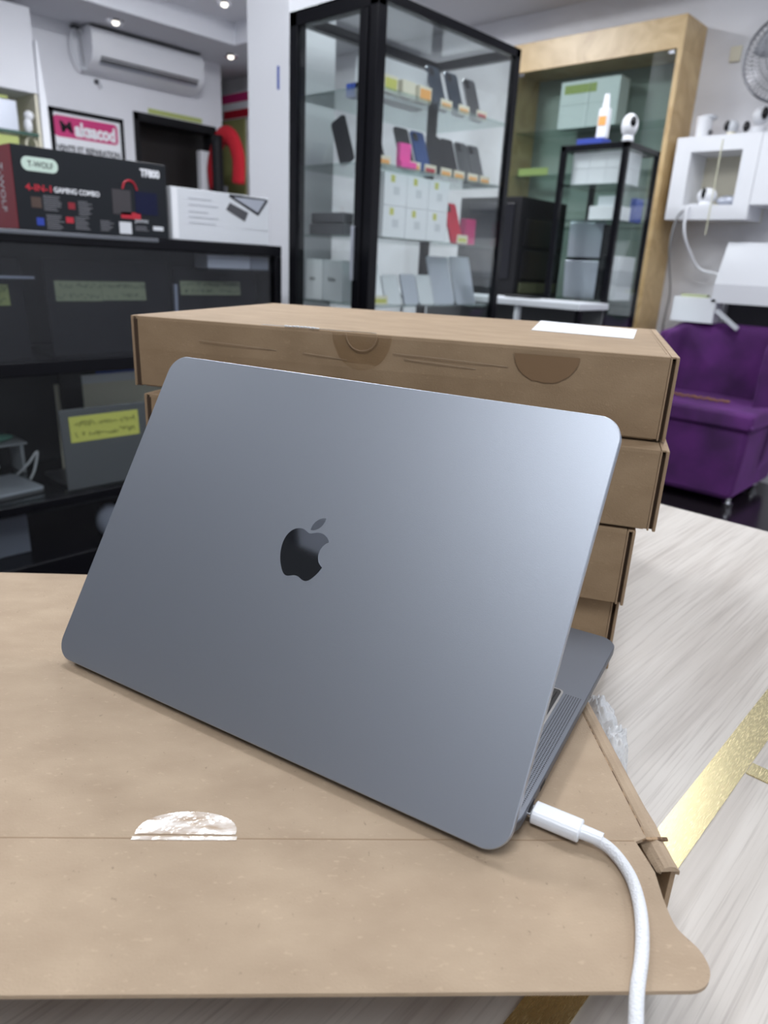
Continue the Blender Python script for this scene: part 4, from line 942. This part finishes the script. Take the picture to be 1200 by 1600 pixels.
# ================================================================== RIGHT WALL UNIT WITH CAMERAS
UF = 4.05
def niche_unit(x0, x1, z0, z1, hx0, hx1, hz0, hz1, label, cat='shelf unit', y0=UF, slope=None):
    r = thing('wall_niche_unit', label, cat, ((x0 + x1) / 2, 4.17, z0))
    bm = NB(); box(bm, x0, hx0, y0, 4.27, z0, z1); box(bm, hx1, x1, y0, 4.27, z0, z1); box(bm, hx0, hx1, y0, 4.27, z0, hz0); box(bm, hx0, hx1, y0, 4.27, hz1, z1)
    obj('frame', bm, 'white_g', r, world=True)
    bm = NB(); box(bm, x0, x1, 4.27, 4.289, z0, z1); obj('back_panel', bm, 'cream' if not slope else 'grey', r, world=True)
    return r
niche_unit(-1.738, -1.318, 1.365, 1.762, -1.655, -1.398, 1.435, 1.690, 'white wall niche unit holding a small camera, right of the pine cabinet')
r = thing('wall_niche_unit', 'white wall unit at the right picture edge, next to the niche', 'shelf unit', (-1.0, 4.17, 1.432))
bm = NB(); box(bm, -1.316, -.70, UF, 4.289, 1.432, 1.762); obj('frame', bm, 'white_g', r, .002, world=True)
r = thing('sloped_wall_unit', 'white sloping wall panel with a dark open slot above the armchair', 'shelf unit', (-1.1, 4.15, .84))
bm = NB()
v = [(UF, .955), (UF, 1.05), (4.14, 1.26), (4.289, 1.26), (4.289, .955)]
A = [bm.verts.new((-1.41, y, z)) for y, z in v]; B = [bm.verts.new((-.60, y, z)) for y, z in v]
for i in range(5):
    j = (i + 1) % 5; bm.faces.new((A[i], A[j], B[j], B[i]))
bm.faces.new(A); bm.faces.new(B[::-1]); obj('sloped_panel', bm, 'white_g', r, world=True)
bm = NB(); box(bm, -1.41, -1.39, UF + .16, 4.289, .60, .955); obj('upright', bm, 'white_g', r, world=True)
bm = NB(); box(bm, -1.13, -1.11, UF + .16, 4.289, .60, .955); obj('upright', bm, 'white_g', r, world=True)
bm = NB(); box(bm, -1.39, -.6, 4.27, 4.289, .60, .955); obj('dark_back', bm, 'phone_g', r, world=True)
bm = NB(); box(bm, 0, .150, -.01, .01, -.010, .010, Matrix.Translation((-1.375, 4.06, .915)) @ Matrix.Rotation(.60, 4, 'Y')); solo('loose_batten', bm, 'lgrey', 'loose white batten leaning down behind the armchair back', 'batten')

def cam_bullet(x, y, z, label, tiltx=0., h_=.105, rad=.045):
    r = thing('security_camera', label, 'camera', (x, y, z), group='white security cameras on the wall unit')
    return r
r = cam_bullet(-1.655, 4.15, 1.7625, 'white cylindrical camera at the left end of the wall niche unit')
bm = NB(); cyl(bm, (0, 0, 0), (0, 0, .006), .045, None, 20); obj('base', bm, 'cable_g', r)
bm = NB(); cyl(bm, (0, 0, .006), (0, 0, .105), .038, .042, 24); obj('body', bm, 'white', r, .004)
bm = NB(); ball(bm, (.015, .01, .103), .045, 16, (1, 1, .35)); obj('cap', bm, 'lgrey', r, smooth=True)
bm = NB(); ball(bm, (.044, -.01, .03), .012, 10); obj('knob', bm, 'phone_g', r, smooth=True)
r = cam_bullet(-1.500, 4.13, 1.7625, 'small camera with one black lens, middle of the niche unit top')
bm = NB(); cyl(bm, (0, 0, 0), (0, 0, .02), .025, .022, 16); obj('base', bm, 'cream', r)
bm = NB(); ball(bm, (0, 0, .045), .032, 16); obj('head', bm, 'lgrey', r, smooth=True)
bm = NB(); ball(bm, (-.018, -.020, .048), .021, 14, (.8, .8, 1.2)); obj('lens', bm, 'screen', r, smooth=True)
r = cam_bullet(-1.375, 4.14, 1.7625, 'white twin head camera with two black lenses, right of the others')
bm = NB(); cyl(bm, (0, 0, 0), (0, 0, .035), .042, .036, 18); obj('base', bm, 'white', r, smooth=True)
bm = NB(); ball(bm, (0, 0, .085), .040, 16); obj('head', bm, 'white', r, smooth=True)
bm = NB(); ball(bm, (.026, -.026, .092), .022, 14, (.8, .8, 1.3)); obj('lens', bm, 'screen', r, smooth=True)
bm = NB(); ball(bm, (-.052, -.02, .040), .021, 14, (.8, .8, 1.2)); obj('lens', bm, 'screen', r, smooth=True)
r = oval = thing('security_camera', 'white oval camera with black lens inside the wall niche, its cord hanging down', 'camera', (-1.56, 4.12, 1.4355))
bm = NB(); ball(bm, (0, 0, .050), .05, 18, (1., .8, .8)); cyl(bm, (0, 0, 0), (0, 0, .02), .04, .035, 16); obj('head', bm, 'white', r, smooth=True)
bm = NB(); ball(bm, (-.006, -.034, .060), .018, 12, (.7, .7, 1.6)); obj('lens', bm, 'screen', r, smooth=True)
bm = NB(); ball(bm, (0, 0, .026), .055, 16, (1.1, .9, .45)); xf(bm, Matrix.Translation((-1.455, 4.14, 1.4365))); solo('dome_gadget', bm, 'silver', 'flat silver gadget beside the oval camera in the niche', 'gadget', smooth=True)
bm = NB(); tube(bm, [(-1.60, 4.11, 1.44), (-1.62, 4.04, 1.42), (-1.61, 4.03, 1.30), (-1.58, 4.10, 1.19), (-1.54, 4.16, 1.12), (-1.46, 4.18, 1.10), (-1.42, 4.17, 1.08)], .008, 8); obj('cord', bm, 'white', oval, smooth=True, world=True)
bm = NB(); tube(bm, [(-1.615, 4.10, 1.44), (-1.66, 4.03, 1.38), (-1.68, 4.04, 1.22), (-1.70, 4.2, 1.00), (-1.72, 4.24, .85), (-1.74, 4.26, .5)], .005, 8); solo('grey_cord', bm, 'cable_g', 'thin grey cord hanging from the niche beside the pine cabinet', 'cable', smooth=True)
bm = NB(); box(bm, -1.506, -1.502, 4.044, 4.049, 1.29, 1.74); solo('yellow_thread', bm, mat('thread', (.68, .67, .50), .7), 'thin pale yellow thread hanging down over the wall niche', 'thread')
bm = NB(); box(bm, -1.635, -1.580, 4.276, 4.289, 2.14, 2.21); solo('wall_socket', bm, 'cream', 'small cream wall socket left of the fan', 'socket', bev=.002)
# fan
r = thing('wall_fan', 'round wire cage wall fan cut by the right picture edge', 'fan', (-1.24, 4.0, 2.06))
FR = .205
Tf = Matrix.Rotation(.25, 4, 'Z') @ Matrix.Rotation(-.2, 4, 'X')
bm = NB()
def circ(bm, y, rad, rr, n=36):
    P_ = [Vector((rad * math.cos(2 * PI * k / n), y, rad * math.sin(2 * PI * k / n))) for k in range(n)]
    for k in range(n): cyl(bm, P_[k], P_[(k + 1) % n], rr, None, 5, False)
circ(bm, 0, FR, .007)
for q in (.17, .14, .11, .08): circ(bm, -.05 * (1 - (q / FR) ** 2), q, .0022)
for k in range(56):
    a = 2 * PI * k / 56; P_ = [Vector((FR * s * math.cos(a), -.06 * (1 - s * s), FR * s * math.sin(a))) for s in (.22, .5, .75, 1)]
    for p, q in zip(P_, P_[1:]): cyl(bm, p, q, .0016, None, 4, False)
    P_ = [Vector((FR * s * math.cos(a), .08 * (1 - s * s), FR * s * math.sin(a))) for s in (.3, .75, 1)]
    for p, q in zip(P_, P_[1:]): cyl(bm, p, q, .0016, None, 4, False)
xf(bm, Tf); obj('cage', bm, 'wire', r)
bm = NB(); cyl(bm, (0, -.062, 0), (0, -.055, 0), .046, None, 24); xf(bm, Tf); obj('cap', bm, 'blade', r)
for k in range(3):
    bm = NB(); a0 = k * 2 * PI / 3 + .6; n = 8
    rows_ = []
    for i in range(n + 1):
        s = i / n; rad = .04 + .135 * s; wdt = .55 + .25 * math.sin(PI * s)
        rows_.append([(rad * math.cos(a0 + wdt * (q - .5)), .0 + .03 * (q - .5), rad * math.sin(a0 + wdt * (q - .5))) for q in (0, .33, .66, 1)])
    V = [[bm.verts.new(p) for p in row] for row in rows_]
    for A, B in zip(V, V[1:]):
        for q in range(3): bm.faces.new((A[q], A[q + 1], B[q + 1], B[q]))
    xf(bm, Tf); o = obj('blade', bm, 'blade', r, smooth=True); md = o.modifiers.new('solid', 'SOLIDIFY'); md.thickness = .003
bm = NB(); cyl(bm, (0, .01, 0), (0, .15, 0), .05, .04, 20); xf(bm, Tf); obj('motor', bm, 'phone_g', r, smooth=True)
bm = NB(); tube(bm, [(0, .12, -.02), (.02, .18, -.10), (.04, .26, -.16)], .014, 8); box(bm, .0, .08, .275, .289, -.24, -.10); obj('bracket', bm, 'white', r)

# ================================================================== PURPLE ARMCHAIR
t = thing('armchair', 'purple velvet armless armchair with rounded back against the back wall', 'armchair', (-1.28, 3.9, 0))
def softbox(x0, x1, y0, y1, z0, z1, name, bev=.04, taper=0.):
    bm = NB(); vs = box(bm, x0, x1, y0, y1, z0, z1)
    if taper:
        for v in vs:
            if abs(v.co.z - z0) < 1e-6:
                v.co.x += taper if v.co.x < (x0 + x1) / 2 else -taper * .6
    bmesh.ops.subdivide_edges(bm, edges=bm.edges, cuts=3, use_grid_fill=True)
    for v in bm.verts:
        nn = mathutils.noise.noise(v.co * 5); v.co += Vector((nn, mathutils.noise.noise(v.co * 5 + Vector((9, 0, 0))), nn)) * .006
    return obj(name, bm, 'purple', t, bev, smooth=True, seg=4, world=True)
softbox(-1.60, -.955, 3.575, 4.20, .05, .405, 'seat_base', .03, .03)
softbox(-1.61, -.94, 3.56, 4.06, .395, .482, 'seat_cushion', .035)
# curved backrest
bm = NB(); n = 24; prev = None
for k in range(n + 1):
    s = k / n; a = math.radians(-12 + 204 * s)
    cx, cy = -1.275, 3.86
    cc = math.copysign(abs(math.cos(a)) ** .6, math.cos(a)); ox = cx - .335 * cc
    e = max(0., math.sin(a)); oy = 3.95 + .245 * e ** .28 if e > 0 else 3.95 + .245 * math.sin(a)
    ix = cx - .245 * cc; iy = oy - .12
    ztop = .852 - (.05 * max(0, 1 - e) ** 3)
    row = [(ox, oy, .10), (ox, oy, ztop - .04), (ox * .92 + ix * .08, oy - .012, ztop), (ix, iy + .02, ztop), (ix, iy, ztop - .05), (ix, iy, .40), (ix, iy, .10)]
    vs = [bm.verts.new(v) for v in row]
    if prev:
        for a_ in range(7):
            b_ = (a_ + 1) % 7; bm.faces.new((prev[a_], prev[b_], vs[b_], vs[a_]))
    else: bm.faces.new(vs)
    prev = vs
bm.faces.new(prev[::-1]); o = obj('backrest', bm, 'purple', t, smooth=True, world=True)
md = o.modifiers.new('sub', 'SUBSURF'); md.levels = 1; md.render_levels = 2
for (x, y) in ((-1.50, 3.66), (-.995, 3.62), (-1.5, 4.1), (-1.02, 4.1)):
    bm = NB(); cyl(bm, (x, y, 0), (x, y, .03), .022, .028, 16); cyl(bm, (x, y, .03), (x, y, .055), .014, None, 12); obj('foot', bm, 'chrome', t, world=True)
r = thing('beaded_strap', 'brown and gold beaded strap lying along the armchair seat', 'strap', (-1.3, 3.80, .484))
bm = NB()
for k in range(26): ball(bm, (-1.42 + k * .0115, 3.775 + .01 * math.sin(k * .9), .493 + .003 * math.sin(k * 2.1)), .0065, 8)
obj('beads', bm, mat('gold_brown_bead', (.30, .14, .04), .4), r, world=True, smooth=True)
bm = NB(); box(bm, -1.53, -1.44, 3.75, 3.79, .484, .512); obj('black_handle', bm, 'black_m', r, .006, world=True)
r = thing('white_box', 'white carton resting on top of the purple armchair back', 'box', (-1.49, 4.12, .842))
bm = NB(); box(bm, -1.612, -1.385, 4.05, 4.17, .846, .975); obj('carton', bm, 'white', r, .003, world=True)
bm = NB(); box(bm, -1.59, -1.45, 4.09, 4.13, .9755, .990); obj('yellow_note', bm, 'note_p', r, world=True)

# ================================================================== behind the camera: unseen dark block added to darken the emblem's reflection, and entrance frame
r = thing('emblem_dark_block', 'added black block behind the table, out of view, darkening the laptop emblem reflection', 'shelf unit', (-1.35, -1.35, 0))
bm = NB(); box(bm, -1.95, -1.12, -1.62, -1.25, 0, 2.05); box(bm, -1.119, -.35, -1.62, -1.25, 0, 1.92); obj('dark_block', bm, 'black_m', r, world=True)
bm = NB(); box(bm, -1.80, -1.45, -1.248, -1.24, 1.5, 1.7); box(bm, -1.35, -1.1, -1.248, -1.24, 1.1, 1.4); obj('block_grey_front', bm, 'grey', r, world=True)
bm = NB(); box(bm, 2.15, 2.2, -1.3, -1.24, 0, 2.55); box(bm, 2.15, 2.2, .17, .23, 0, 2.55); box(bm, 2.15, 2.2, 1.64, 1.7, 0, 2.55); struct('trim_3', bm, 'silver')
